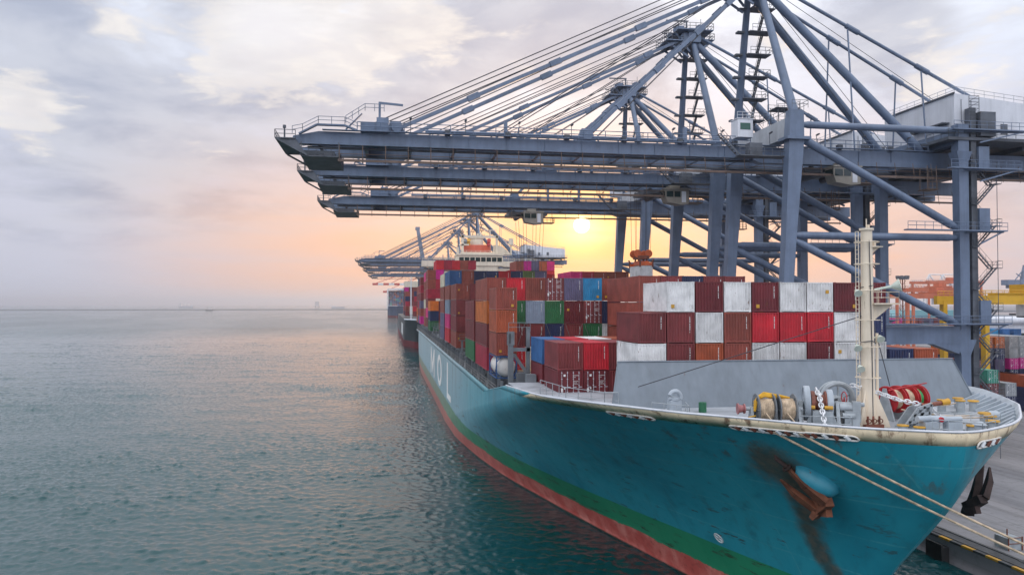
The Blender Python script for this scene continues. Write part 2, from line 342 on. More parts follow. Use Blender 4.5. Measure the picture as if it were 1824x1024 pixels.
# ------------------------------------------------------------------ mesh builder
class MB:
    def __init__(s): s.v = []; s.f = []
    def add(s, vs, fs):
        k = len(s.v); s.v += [tuple(v) for v in vs]; s.f += [tuple(i + k for i in f) for f in fs]; return s
    def box(s, x0, x1, y0, y1, z0, z1):
        return s.add([(x, y, z) for z in (z0, z1) for y in (y0, y1) for x in (x0, x1)],
                     [(0, 2, 3, 1), (4, 5, 7, 6), (0, 1, 5, 4), (2, 6, 7, 3), (0, 4, 6, 2), (1, 3, 7, 5)])
    def _fr(s, p, q, up):
        d = (Vector(q) - Vector(p)).normalized(); u = Vector(up)
        if abs(d.dot(u)) > .98: u = Vector((1, 0, 0)) if abs(d.x) < .9 else Vector((0, 1, 0))
        a = d.cross(u).normalized(); return d, a, a.cross(d).normalized()
    def beam(s, p, q, w, h, w2=None, h2=None, up=(0, 0, 1)):
        d, a, b = s._fr(p, q, up); vs = []
        for c, ww, hh in ((Vector(p), w, h), (Vector(q), w2 or w, h2 or h)):
            vs += [c - a * ww / 2 - b * hh / 2, c + a * ww / 2 - b * hh / 2, c + a * ww / 2 + b * hh / 2, c - a * ww / 2 + b * hh / 2]
        return s.add(vs, [(3, 2, 1, 0), (4, 5, 6, 7), (0, 1, 5, 4), (1, 2, 6, 5), (2, 3, 7, 6), (3, 0, 4, 7)])
    def tube(s, p, q, r, r2=None, n=10):
        d, a, b = s._fr(p, q, (0, 0, 1)); r2 = r if r2 is None else r2; vs = []
        for c, rr in ((Vector(p), r), (Vector(q), r2)):
            vs += [c + a * rr * math.cos(2 * math.pi * i / n) + b * rr * math.sin(2 * math.pi * i / n) for i in range(n)]
        fs = [(i, (i + 1) % n, n + (i + 1) % n, n + i) for i in range(n)] + [tuple(range(n))[::-1], tuple(range(n, 2 * n))]
        return s.add(vs, fs)
    def path(s, pts, r, n=6):
        pts = [Vector(p) for p in pts]; vs = []; m = len(pts)
        for i, p in enumerate(pts):
            t = pts[min(i + 1, m - 1)] - pts[max(i - 1, 0)]
            d, a, b = s._fr((0, 0, 0), t, (0, 0, 1))
            vs += [p + a * r * math.cos(2 * math.pi * j / n) + b * r * math.sin(2 * math.pi * j / n) for j in range(n)]
        fs = [(i * n + j, i * n + (j + 1) % n, (i + 1) * n + (j + 1) % n, (i + 1) * n + j) for i in range(m - 1) for j in range(n)]
        fs += [tuple(range(n))[::-1], tuple(range((m - 1) * n, m * n))]
        return s.add(vs, fs)
    def ring(s, c, ax, r, rt, n=24, m=6):
        """torus"""
        d, a, b = s._fr((0, 0, 0), ax, (0, 0, 1)); vs = []; c = Vector(c)
        for i in range(n):
            t = 2 * math.pi * i / n; o = a * math.cos(t) + b * math.sin(t)
            vs += [c + o * (r + rt * math.cos(2 * math.pi * j / m)) + d * rt * math.sin(2 * math.pi * j / m) for j in range(m)]
        return s.add(vs, [(i * m + j, i * m + (j + 1) % m, ((i + 1) % n) * m + (j + 1) % m, ((i + 1) % n) * m + j) for i in range(n) for j in range(m)])
    def loft(s, secs, cap=True):
        """list of rings with equal counts"""
        k = len(secs[0]); vs = [p for q in secs for p in q]
        fs = [(i * k + j, i * k + (j + 1) % k, (i + 1) * k + (j + 1) % k, (i + 1) * k + j) for i in range(len(secs) - 1) for j in range(k)]
        if cap: fs += [tuple(range(k))[::-1], tuple(range((len(secs) - 1) * k, len(secs) * k))]
        return s.add(vs, fs)
    def prism(s, pts, a, b, axis='y'):
        f = {'y': lambda p, t: (p[0], t, p[1]), 'x': lambda p, t: (t, p[0], p[1]), 'z': lambda p, t: (p[0], p[1], t)}[axis]
        n = len(pts); vs = [f(p, a) for p in pts] + [f(p, b) for p in pts]
        return s.add(vs, [tuple(range(n))[::-1], tuple(range(n, 2 * n))] + [(i, (i + 1) % n, n + (i + 1) % n, n + i) for i in range(n)])
    def rail(s, pts, h=1.1, sp=1.6, r=.035, rows=2):
        pts = [Vector(p) for p in pts]; up = Vector((0, 0, h))
        for a, b in zip(pts, pts[1:]):
            k = max(1, round((b - a).length / sp))
            for i in range(k + 1):
                c = a.lerp(b, i / k); s.tube(c, c + up, r, n=4)
            for j in range(1, rows + 1): s.tube(a + up * j / rows, b + up * j / rows, r, n=4)
        return s
    def stair(s, x0, x1, y, z0, z1, w=.7):
        """one flight in the xz plane, with treads and handrails"""
        k = max(3, int(abs(z1 - z0) / .42))
        for yy in (y - w / 2, y + w / 2):
            s.beam((x0, yy, z0), (x1, yy, z1), .06, .22)
            s.tube((x0, yy, z0 + 1), (x1, yy, z1 + 1), .03, n=4)
            for t in (0, .33, .66, 1): s.tube((x0 + (x1 - x0) * t, yy, z0 + (z1 - z0) * t), (x0 + (x1 - x0) * t, yy, z0 + (z1 - z0) * t + 1), .025, n=4)
        for i in range(k + 1):
            t = i / k; xx = x0 + (x1 - x0) * t; zz = z0 + (z1 - z0) * t
            s.box(xx - .12, xx + .12, y - w / 2, y + w / 2, zz - .02, zz + .02)
        return s
    def zigzag(s, x0, x1, y, z0, z1, rise=3.2):
        n = max(1, round((z1 - z0) / rise)); h = (z1 - z0) / n
        for i in range(n):
            a, b = (x0, x1) if i % 2 == 0 else (x1, x0); yy = y + (.45 if i % 2 else -.45)
            s.stair(a, b, yy, z0 + i * h, z0 + (i + 1) * h)
            o = .9 if b > a else -.9; zt = z0 + (i + 1) * h
            s.box(min(b, b + o), max(b, b + o), y - .95, y + .95, zt - .1, zt)
            s.rail([(b, y - .95, zt), (b + o, y - .95, zt), (b + o, y + .95, zt), (b, y + .95, zt)], 1.05, 1, .028)
        return s
    def mesh(s, name, mats, smooth=True, angle=.6):
        me = bpy.data.meshes.new(name); me.from_pydata(s.v, [], s.f); me.update()
        for m in (mats if isinstance(mats, (list, tuple)) else [mats]): me.materials.append(m)
        if smooth:
            me.polygons.foreach_set('use_smooth', [True] * len(me.polygons)); me.set_sharp_from_angle(angle=angle)
        return me
    def build(s, name, mat, parent=None, loc=None, smooth=True, angle=.6):
        return link(name, s.mesh(name, mat, smooth, angle), parent, loc)


def link(name, data, parent=None, loc=None):
    o = bpy.data.objects.new(name, data); COL.objects.link(o)
    if parent: o.parent = parent
    if loc: o.location = loc
    return o
def tag(o, label=None, cat=None, group=None, kind=None):
    if label: o['label'] = label
    if cat: o['category'] = cat
    if group: o['group'] = group
    if kind: o['kind'] = kind
    return o
def thing(name, label, cat, loc=(0, 0, 0), rz=0, group=None):
    o = link(name, None, None, loc); o.rotation_euler = (0, 0, rz); o.empty_display_size = .5
    return tag(o, label, cat, group)
def copy_tree(o, parent=None, skip=()):
    c = o.copy(); COL.objects.link(c)
    if parent: c.parent = parent
    for ch in list(o.children):
        if ch.name.split('.')[0] not in skip: copy_tree(ch, c, skip)
    return c
K = 1.04
def W(x, y, z): return (x * K, y * K, 25.2 + (z - 24.4) * K)
# ------------------------------------------------------------------ sea, quay, land
import numpy as np
def wave_tile(n, size, seed, kpeak, wind, p=4.2):
    rg = np.random.default_rng(seed); f = np.fft.fftfreq(n, size / n) * 2 * np.pi
    kx, ky = np.meshgrid(f, f, indexing='ij'); k = np.hypot(kx, ky); k[0, 0] = 1
    amp = k ** (-p / 2) * np.exp(-.6 * (kpeak / k) ** 4) * (.25 + .75 * np.abs((kx * wind[0] + ky * wind[1]) / k) ** 1.5) * np.exp(-(k * .07) ** 2); amp[0, 0] = 0
    h = np.fft.ifft2(amp * np.exp(2j * np.pi * rg.random((n, n)))).real
    return h / h.std()
def sample(t, size, X, Y):
    n = t.shape[0]; u, v = (X / size * n) % n, (Y / size * n) % n; i, j = np.floor(u).astype(int), np.floor(v).astype(int); a, b = u - i, v - j
    i %= n; j %= n; i2, j2 = (i + 1) % n, (j + 1) % n
    return t[i, j] * (1 - a) * (1 - b) + t[i2, j] * a * (1 - b) + t[i, j2] * (1 - a) * b + t[i2, j2] * a * b
def make_sea():
    xs = np.concatenate([np.arange(-440, -200, 1.6), np.arange(-200, -90, .7), np.arange(-90, 53.9, .27), [54.0]])
    ys = [20.0]
    while ys[-1] < 900: ys.append(ys[-1] + max(.25, ys[-1] / 330))
    ys = np.array(ys); X, Y = np.meshgrid(xs, ys, indexing='ij')
    t1, t2, t3 = wave_tile(256, 41.3, 3, 2 * np.pi / 2.7, (.35, .94)), wave_tile(192, 25.9, 5, 2 * np.pi / 1.5, (.7, .7), 3.6), wave_tile(128, 190.0, 8, 2 * np.pi / 26, (.2, .98))
    ca, sa = math.cos(.6), math.sin(.6)
    gust = .65 + .5 * np.clip(sample(t3, 900.0, X, Y) * .5 + .5, 0, 1)
    H = (sample(t1, 41.3, X, Y) * .037 + sample(t2, 25.9, X * ca - Y * sa, X * sa + Y * ca) * .028) * gust + sample(t3, 190.0, X, Y) * .05
    H = H + .3 * np.maximum(H, 0) ** 2 / .12                       # peaked crests
    fade = np.clip((X + 440) / 60, 0, 1) * np.clip((900 - Y) / 400, 0, 1) * np.clip((Y - 20) / 4, 0, 1) * np.clip((54.0 - X) / .8, 0, 1)
    lee = np.clip((X - 8) / 6, 0, 1) * 0
    Z = H * fade; nx, ny = X.shape
    co = np.stack([X, Y, Z], -1).reshape(-1, 3); idx = np.arange(nx * ny).reshape(nx, ny)
    q = np.stack([idx[:-1, :-1], idx[1:, :-1], idx[1:, 1:], idx[:-1, 1:]], -1).reshape(-1, 4)
    E = [(-16000, -440, -400, 26000), (-440, 54, -400, 20), (-440, 54, ys[-1], 26000)]
    ev = [(a, b, 0) for x0, x1, y0, y1 in E for a, b in ((x0, y0), (x1, y0), (x1, y1), (x0, y1))]; k = len(co)
    co = np.concatenate([co, np.array(ev)]); q = np.concatenate([q, np.array([[k + 4 * i + j for j in range(4)] for i in range(3)])])
    me = bpy.data.meshes.new('sea'); me.vertices.add(len(co)); me.vertices.foreach_set('co', co.astype(np.float32).ravel())
    me.loops.add(q.size); me.loops.foreach_set('vertex_index', q.astype(np.int32).ravel()); me.polygons.add(len(q))
    me.polygons.foreach_set('loop_start', np.arange(0, q.size, 4, dtype=np.int32)); me.polygons.foreach_set('loop_total', np.full(len(q), 4, np.int32)); me.polygons.foreach_set('use_smooth', np.ones(len(q), bool))
    me.update(); me.validate(); me.materials.append(water_mat()); tag(link('sea', me), kind='structure')
make_sea()
quay_m = concrete_mat()
q = MB(); QX, QZ = 54.6, 1.8
q.box(QX, 1400, -300, 2300, -6, QZ)
tag(q.build('quay', quay_m, smooth=False), kind='structure')
MB().box(QX - .02, QX + .35, -300, 900, QZ + .004, QZ + .22).build('kerb', M['darkgrey'], smooth=False)
tag(bpy.data.objects['kerb'], kind='structure')
ym = MB()
for i in range(70): ym.box(QX - .025, QX + .36, -20 + i * 3, -18.5 + i * 3, QZ + .03, QZ + .226)
tag(ym.build('kerb_marking', M['yellow'], smooth=False), kind='structure')
# crane rails set in a slot of the quay
rl = MB()
for xx in (55.6, 57.0): rl.box(xx - .06, xx + .06, -200, 1500, QZ + .004, QZ + .07)
rl.box(55.2, 57.4, -200, 1500, QZ - .1, QZ + .008)
tag(rl.build('quay_rail', M['darkgrey'], smooth=False), kind='structure')
# quay face: a row of rubber fenders
fm = MB().box(-.8, 0, -.9, .9, -1.2, 1.2); fm.box(-1.0, -.8, -1.1, 1.1, -1.5, 1.5)
fd = fm.mesh('fender', M['fender'])
for i in range(6):
    o = link('fender', fd, None, (QX, 40 + i * 14, .1))
    tag(o, 'black rubber fender bolted to the quay wall below the ship bow', 'fender', 'rubber fenders on the quay wall')
# land beyond the terminal and the long low mole across the sea
ld = MB().box(300, 12000, 2300, 9000, -5, 3); tag(ld.build('land', M['land'], smooth=False), kind='structure')
bw = MB(); bw.prism([(-7, -1), (-3, 2.4), (3, 2.4), (7, -1)], -5200, 700, 'x')
wall = bw.build('stone_mole', M['stone'], None, (0, 3300, 0), smooth=False)
tag(wall, 'long low dark mole lying across the open sea below the horizon', 'mole')

# ------------------------------------------------------------------ the ship's hull
XC, B = 32.3, 20.05
def lerp(t, a, b): return a + (b - a) * t
def tab(pts, v):
    if v <= pts[0][0]: return pts[0][1]
    for (a, p), (b, q2) in zip(pts, pts[1:]):
        if v <= b: return p + (q2 - p) * (v - a) / (b - a)
    return pts[-1][1]
STEM = [(-3, 47.0), (0, 50), (4, 47.6), (8.3, 44.4), (11, 41.9), (13.2, 40.0), (15.4, 38.75), (17, 38.25), (20, 37.9)]
T_DK = [(0, 0), (.006, .045), (.024, .10), (.06, .19), (.108, .285), (.18, .385), (.268, .485), (.41, .645), (.63, .815), (.8, .93), (.9, .985), (1, 1)]
T_WL = [(0, 0), (.006, .025), (.03, .06), (.08, .135), (.162, .25), (.252, .385), (.371, .554), (.533, .764), (.667, .877), (.83, .975), (1, 1)]
def wz(z): return max(0, min(1, z / 17.7)) ** 1.25
def Lz(z): return lerp(wz(z) ** .9, 112, 25)
def hb_u(u, z): w = wz(z); return B * lerp(w, tab(T_WL, u), tab(T_DK, u))
def stem_y(z): return tab(STEM, z)
def hb(y, z): return hb_u(max(0, (y - stem_y(z)) / Lz(z)), z) if y > stem_y(z) else -1
SHEER = [(37, 17.95), (45, 17.95), (54, 17.8), (60.5, 17.65), (64, 17.5), (77, 16.75), (79.6, 16.6), (86.5, 14.7), (330, 14.7)]
def sheer(y): return tab(SHEER, y)
U = [0, .002, .006, .013, .022, .034, .05, .07, .095, .131, .17, .21, .25, .30, .35, .4, .45, .5, .55, .6, .65, .7, .75, .8, .85, .9, .95, 1]
Y_END = 326.0
V = [0.0] + [(yy - 63.2) / (Y_END - 63.2) for yy in (66, 70, 73, 76, 79.4, 79.8, 83, 86.4, 86.6, 92, 100, 120, 150, 200, 250, 300)][0:] + [1.0]
ROWS = [-.12, -.05, 0, .05, .1, .15, .2, .25, .3, .36, .42, .48, .54, .6, .66, .72, .78, .84, .9, .96, 1.0]
CREAM = .80     # height of the cream strake
def station(kind, p, z):
    if kind == 'u': y = stem_y(z) + p * Lz(z); return y, hb_u(p, z)
    y0 = stem_y(z) + Lz(z); y = y0 + p * (Y_END - y0)
    return y, B * (1 - .25 * max(0, (y - 300) / 26) ** 2 * (1 - z / 25))
def hull_cols():
    cols = [('u', u) for u in U] + [('v', v) for v in V[1:]]
    res = []
    for kd, p in cols:
        zt = 17.5
        for _ in range(6): zt = sheer(station(kd, p, zt)[0])
        res.append((kd, p, zt))
    return res
HC = hull_cols()
ship = thing('container_ship', 'big turquoise container ship moored bow first at the quay, cream strake and red boot', 'ship', (0, 0, 0))
def hull_side(rows_of, name, mat, sel=lambda y: True, thick=0):
    mb = MB(); grid = {}
    for sd in (-1, 1):
        for i, (kd, p, zt) in enumerate(HC):
            for j, z in enumerate(rows_of(zt, kd, p)):
                y, h = station(kd, p, z); grid[sd, i, j] = (XC + sd * h, y, z)
    nr = len(rows_of(17, 'u', .5)); idx = {}
    for k, c in grid.items(): idx[k] = len(mb.v); mb.v.append(c)
    for sd in (-1, 1):
        for i in range(len(HC) - 1):
            if not sel(grid[sd, i, nr - 1][1]): continue
            for j in range(nr - 1):
                f = (idx[sd, i, j], idx[sd, i + 1, j], idx[sd, i + 1, j + 1], idx[sd, i, j + 1])
                mb.f.append(f if sd == 1 else f[::-1])
    return mb, grid, idx, nr
def rows_hull(zt, kd, p): return [r * (zt - CREAM) for r in ROWS] + ([zt - .001] if False else [])
mb, grid, idx, nr = hull_side(rows_hull, 'hull', None)
# transom
n = len(HC) - 1
for j in range(nr - 1): mb.f.append((idx[-1, n, j], idx[-1, n, j + 1], idx[1, n, j + 1], idx[1, n, j]))
hull = mb.build('hull', hull_mat(), ship, angle=1.0)
# the strake above: bulwark plating, blue abaft the forecastle, cream forward
def strake(name, sel, mat, thick=.16):
    rows = lambda zt, kd, p: [zt - CREAM, zt - CREAM * .5, zt]
    mb, grid, idx, nr = hull_side(rows, name, None, sel)
    used = sorted({i for f in mb.f for i in f}); mp = {k: i for i, k in enumerate(used)}
    out = MB(); out.v = [mb.v[k] for k in used]; out.f = [tuple(mp[i] for i in f) for f in mb.f]
    # weld the stem
    o = out.build(name, mat, ship, angle=1.0)
    s = o.modifiers.new('thickness', 'SOLIDIFY'); s.thickness = thick; s.offset = -1
    if isinstance(mat, list): s.material_offset = 1; s.material_offset_rim = 1
    return o
strake('bulwark', lambda y: y < 64.2, [M['bulwark'], M['bulwark_in']])
o_top = strake('sheer_strake', lambda y: y >= 64.2, bpy.data.materials['hull_turquoise'])
# inner bulwark plating forward, from the strake down to the forecastle deck, with its ribs
DZ = 16.9
mb = MB(); pr = None
for sd in (-1, 1):
    pr = None
    for i, (kd, p, zt) in enumerate(HC):
        y, h = station(kd, p, zt - CREAM)
        if y > 80: break
        y2, h2 = station(kd, p, max(DZ - .1, 15))
        a = (XC + sd * max(0, h - .18), y + .05, zt - CREAM + .02); b2 = (XC + sd * max(0, h2 - .2), y2 + .1, DZ - .15)
        k = len(mb.v); mb.v += [a, b2]
        if pr is not None: mb.f.append((pr, pr + 1, k + 1, k) if sd == 1 else (k, k + 1, pr + 1, pr))
        pr = k
mb.build('bulwark_lining', M['bulwark_in'], ship)
for sd in (-1, 1):
    for k in range(17):
        y = 39.6 + k * 1.35
        zt = sheer(y); h = hb(y, zt - .2) - .42; h2 = hb(y, DZ) - .42
        rb = MB(); rb.beam((XC + sd * h, y, zt - .2), (XC + sd * (h2 - (.9 if k < 11 else .4)), y + .15, DZ), .14, .34)
        rb.build('bulwark_rib', M['bulwark_in'], ship)
cap = {}
for sd in (-1, 1):
    pts = []
    for i, (kd, p, zt) in enumerate(HC):
        y, h = station(kd, p, zt)
        if y > 79.4: break
        pts.append((XC + sd * max(0, h - .06), y + (.05 if i == 0 else 0), zt + .02))
    MB().path(pts, .075, 6).build('bulwark_cap_rail', M['crane_white'], ship)

def deck_poly(z, y0, y1, inset, n=40):
    L = []
    for k in range(n + 1):
        y = y0 + (y1 - y0) * (k / n) ** 1.6; L.append((max(0.02, hb(y, z) - inset), y))
    return [(XC - a, y) for a, y in L] + [(XC + a, y) for a, y in L[::-1]]
d = MB(); d.prism(deck_poly(DZ, 38.8, 79, .32), DZ - .06, DZ, 'z'); d.build('forecastle_deck', M['deck'], ship, smooth=False)
d = MB(); d.prism(deck_poly(14.3, 84.1, 325, .05), 14.0, 14.45, 'z'); d.build('main_deck', M['deck'], ship, smooth=False)
d = MB(); d.box(13.9, 50.7, 93, 255, 14.45, 16.55); d.box(13.9, 50.7, 283, 322, 14.45, 16.55); d.box(15.2, 49, 68.5, 92.8, 14.4, 16.3); d.build('hatch_coaming', M['shipgrey'], ship, smooth=False)

# ------------------------------------------------------------------ breakwater
bk = MB()
pts = [(16.5 * K, 6.0), (46.9 * K - 1.2, 6.0)]
BX0, BX1, BY = 18.35, 48.6, 59.0
lo, hi, zt0, zt1 = DZ - .02, 20.5, 20.5, 20.4
vs = [(BX0 - .9, BY - 1.4, lo), (BX1 + .9, BY - 1.4, lo), (BX1 - .1, BY, zt1), (BX0, BY, zt0)]
vs += [(x, y + .16, z) for x, y, z in vs]
bk.add(vs, [(0, 1, 2, 3), (7, 6, 5, 4), (0, 4, 5, 1), (1, 5, 6, 2), (2, 6, 7, 3), (3, 7, 4, 0)])
for k in range(12):
    x = BX0 + 1.2 + k * 2.65
    bk.add([(x - .06, BY - 1.1, lo), (x + .06, BY - 1.1, lo), (x + .06, BY + 1.9, lo), (x - .06, BY + 1.9, lo), (x - .06, BY + .1, zt1 - .1), (x + .06, BY + .1, zt1 - .1)],
           [(0, 1, 2, 3), (0, 4, 5, 1), (1, 5, 2), (0, 3, 4), (2, 5, 4, 3)])
brk = bk.build('breakwater', M['breakwater'], ship, smooth=False)
MB().path([(BX0 - .95, BY - 1.42, lo), (BX0 - .03, BY, zt0 + .03), (BX1 - .07, BY, zt1 + .03), (BX1 + .95, BY - 1.42, lo)], .07, 6).build('edge_bar', M['breakwater'], brk)

# ------------------------------------------------------------------ foremast
mast = MB(); MX, MY, MZ = 32.3, 47.1, DZ
mast.tube((MX, MY, MZ), (MX, MY, 30.2), .46, .36, 20)
mast.tube((MX, MY, 30.2), (MX, MY, 30.35), .46, .46, 20)
for a in (35, 145, 215, 325):
    c, s_ = math.cos(R(a)), math.sin(R(a))
    p0 = Vector((MX, MY, MZ)); o = Vector((c, s_, 0)); t = Vector((-s_, c, 0)) * .04
    tri = [p0 + o * .40, p0 + o * 1.35, p0 + o * 1.3 + Vector((0, 0, .25)), p0 + o * .42 + Vector((0, 0, 2.5))]
    mast.add([v - t for v in tri] + [v + t for v in tri], [(0, 1, 2, 3), (7, 6, 5, 4)] + [(i, i + 4, (i + 1) % 4 + 4, (i + 1) % 4) for i in range(4)])
ms = mast.build('foremast', M['cream'], ship)
m = MB()
for zz in (20.2, 22.3, 24.1, 26.1, 27.9, 29.4):
    m.ring((MX, MY, zz), (0, 0, 1), .80, .025, 20, 4)
    for a in range(0, 360, 60): m.tube((MX + .4 * math.cos(R(a)), MY + .4 * math.sin(R(a)), zz), (MX + .8 * math.cos(R(a)), MY + .8 * math.sin(R(a)), zz), .022, n=4)
for xx in (-.17, .17): m.tube((MX - .72, MY + xx, MZ + .3), (MX - .72, MY + xx, 30.1), .03, n=5)
for k in range(42): m.tube((MX - .72, MY - .17, MZ + .5 + k * .31), (MX - .72, MY + .17, MZ + .5 + k * .31), .018, n=4)
m.build('ladder_hoops', M['cream'], ms)
m = MB(); m.box(MX + .2, MX + 2.1, MY - .55, MY + .55, 25.15, 25.25); m.prism([(MX + .3, 25.15), (MX + 1.9, 25.15), (MX + .35, 24.0)], MY - .06, MY + .06, 'y')
m.rail([(MX + .4, MY - .5, 25.25), (MX + 2.05, MY - .5, 25.25), (MX + 2.05, MY + .5, 25.25), (MX + .4, MY + .5, 25.25)], .75, .8, .022)
m.build('lamp_platform', M['cream'], ms)
m = MB(); m.tube((MX + .35, MY - .3, 26.15), (MX + 1.3, MY - .75, 26.35), .08, .11); m.tube((MX + 1.3, MY - .75, 26.35), (MX + 1.75, MY - .98, 26.45), .12, .42, 18)
m.tube((MX + 1.75, MY - .98, 26.45), (MX + 1.78, MY - 1.0, 26.46), .46, .44, 18)
m.build('fog_horn', M['hornwhite'], ms)
for dx, zz in ((-.95, 22.3), (-.9, 26.0), (-.75, 20.0 + .9), (.75, 22.9)):
    m = MB(); m.tube((MX + dx * .5, MY, zz), (MX + dx, MY - .2, zz), .05); m.tube((MX + dx, MY - .2, zz + .1), (MX + dx - .08, MY - .5, zz - .12), .10, .27, 14)
    m.build('floodlight', M['hornwhite'], ms)
m = MB(); m.box(MX + .1, MX + 1.0, MY - .35, MY + .35, 29.05, 29.12); m.prism([(MX + .2, 29.05), (MX + .95, 29.05), (MX + .3, 28.6)], MY - .05, MY + .05, 'y')
m.tube((MX + .55, MY, 29.12), (MX + .55, MY, 29.5), .14); m.tube((MX, MY, 30.3), (MX, MY, 31.0), .04); m.tube((MX + .15, MY, 30.3), (MX + .15, MY, 30.6), .09)
m.build('navigation_light', M['cream'], ms)
m = MB(); m.tube((MX + .62, MY - .12, MZ + 1.8), (MX + .62, MY - .12, 23.2), .10, n=10); m.tube((MX + .62, MY - .12, MZ), (MX + .62, MY - .12, MZ + 1.8), .14, n=10); m.build('vent_pipe', M['cream'], ms)
m = MB(); m.path([(MX + .05, MY - .46, MZ + .1), (MX + .02, MY - .46, 22), (MX - .1, MY - .44, 29.5)], .03, 5)
m.path([(MX - .5, MY, 26.3), (MX, MY - .45, 26.4), (MX + .5, MY - .1, 26.5)], .03, 5); m.path([(MX - .6, MY - .2, 22.6), (MX, MY - .5, 22.7), (MX + .6, MY - .1, 22.5)], .03, 5)
m.build('cable', M['wire'], ms)
m = MB()
for dx in (-.65, -.25, .2): m.ring((MX + dx, MY - 1.0, MZ + .5), (0.6, 1, .3), .15, .035, 14, 5); m.tube((MX + dx, MY - .9, MZ), (MX + dx, MY - .9, MZ + .8), .07)
m.box(MX - .9, MX + .45, MY - 1.05, MY - .75, MZ, MZ + .25); m.build('fire_valve', M['spreader_dark'], ship)
for sg in (-1, 1):
    m = MB(); x1 = MX - 12.6 if sg < 0 else MX + 9.5
    m.path([(MX + sg * .3, MY, 24.4), (x1, BY - 1.0, 18.3 + (.3 if sg < 0 else 0))], .035, 5)
    m.build('mast_stay', M['wire'], ship)

# ------------------------------------------------------------------ deck machinery
def drum(parent, x0, x1, y, z, r, rf, mat, flange, name='rope_drum'):
    m = MB(); nseg = max(3, int((x1 - x0) / .11)); rings = []
    for i in range(nseg * 2 + 1):
        xx = x0 + (x1 - x0) * i / (nseg * 2); rr = r * (1 + (.05 if i % 2 else 0) + rnd.uniform(-.012, .012))
        rings.append([(xx, y + rr * math.cos(2 * math.pi * k / 20), z + rr * math.sin(2 * math.pi * k / 20)) for k in range(20)])
    m.loft(rings); o = m.build(name, mat, parent)
    f = MB()
    for xx in (x0 - .04, x1 + .04):
        f.tube((xx - .045, y, z), (xx + .045, y, z), rf, n=28)
        f.ring((xx, y, z), (1, 0, 0), rf, .05, 28, 6)
        for k in range(6):
            a = k * math.pi / 3; f.beam((xx - .07, y, z), (xx - .07, y + rf * .95 * math.cos(a), z + rf * .95 * math.sin(a)), .1, .04)
    f.build('flange', flange, o); return o
def winch(name, loc, rz):
    e = link(name, None, ship, loc); e.rotation_euler = (0, 0, rz); e.scale = (.92, .92, .92); return e
# mooring winch toward the sea side, two tan drums under a yellow rope
w1 = winch('mooring_winch', (25.2, 47.2, DZ), R(-12))
drum(w1, -.95, .12, 0, 1.42, .74, 1.06, M['rope'], M['greenpaint'] if False else M['shipgrey'])
drum(w1, .55, 1.62, 0, 1.42, .74, 1.06, M['rope'], M['shipgrey'])
m = MB()
for xx in (-1.35, .33, 1.98): m.prism([(-.75, 0), (.75, 0), (.22, 1.6), (-.22, 1.6)], xx - .09, xx + .09, 'x'); m.box(xx - .2, xx + .2, -.8, .8, 0, .12)
m.tube((-1.95, 0, 1.42), (2.3, 0, 1.42), .14); m.build('winch_frame', M['lightgrey'], w1)
m = MB(); m.tube((-2.3, 0, 1.42), (-1.85, 0, 1.42), .30, .24, 16); m.tube((-2.36, 0, 1.42), (-2.28, 0, 1.42), .40, .40, 16); m.tube((-1.9, 0, 1.42), (-1.82, 0, 1.42), .36, .36, 16); m.build('warping_head', M['warp'], w1)
m = MB()
for q2 in range(4): m.path([(-1.25 + .02 * q2, -.5 + .1 * q2, 1.3 + .2 * q2), (-1.0 + .05 * q2, -.25, 2.2 + .05 * q2), (-.4, -.1 + .1 * q2, 2.36 + .06 * q2), (.4 + .1 * q2, .0, 2.22 + .05 * q2), (1.1 + .1 * q2, .15, 2.2)], .10, 6)
m.build('yellow_rope', M['ropeyellow'], w1)
m = MB(); m.box(-2.2, -1.5, -.9, -.3, 0, .12); m.path([(-1.7, -.6, 0), (-1.7, -.6, .9), (-1.2, -.6, 1.0)], .06); m.tube((-2.1, -.6, .1), (-2.1, -.6, .45), .12); m.build('brake_stand', M['ropeyellow'], w1)
for xx in (-.5, 1.0):
    m = MB(); m.path([(xx, -.72, 1.2), (xx + .3, -1.8, .6), (xx + .5, -3.0, .3)], .05, 6); m.build('hauled_rope', M['rope'], w1)
# anchor windlass: two tall wheels with the white chain climbing over the gypsy
w2 = winch('anchor_windlass', (28.6, 47.4, DZ), R(-24))
for xx, rr, wd in ((-.62, 1.28, .34), (.95, 1.05, .34)):
    m = MB(); m.tube((xx - wd / 2, 0, 1.72), (xx + wd / 2, 0, 1.72), rr, n=32); m.ring((xx - wd / 2, 0, 1.72), (1, 0, 0), rr - .1, .08, 32, 6)
    m.tube((xx - wd / 2 - .06, 0, 1.72), (xx + wd / 2 + .06, 0, 1.72), rr * .35, n=18); m.build('brake_drum', M['bulwark_in'], w2)
m = MB(); m.tube((-.1, 0, 1.72), (.6, 0, 1.72), .62, n=20); m.tube((-.35, 0, 1.72), (-.1, 0, 1.72), .9, n=24); m.tube((.6, 0, 1.72), (.8, 0, 1.72), .9, n=24); m.build('gypsy', M['maroonpaint'] if 'maroonpaint' in M else M['spreader_dark'], w2)
m = MB()
for xx in (-1.05, 1.45): m.prism([(-1.1, 0), (1.1, 0), (.3, 1.9), (-.3, 1.9)], xx - .12, xx + .12, 'x')
m.tube((-1.6, 0, 1.72), (3.3, 0, 1.72), .16); m.box(1.9, 2.9, -.6, .6, 0, 1.3); m.tube((1.6, -.2, 1.5), (2.5, -.2, 1.5), .28, n=14); m.tube((1.75, -.5, .95), (2.6, -.5, .95), .22, n=14); m.box(2.45, 3.0, -.5, .1, .5, 1.95)
m.build('windlass_frame', M['lightgrey'], w2)
m = MB()
for xx in (-.45, .75): m.tube((xx - .28, -1.05, 1.55), (xx + .28, -1.05, 1.55), .14, n=10)
m.build('brake_lever', M['yellow'], w2)
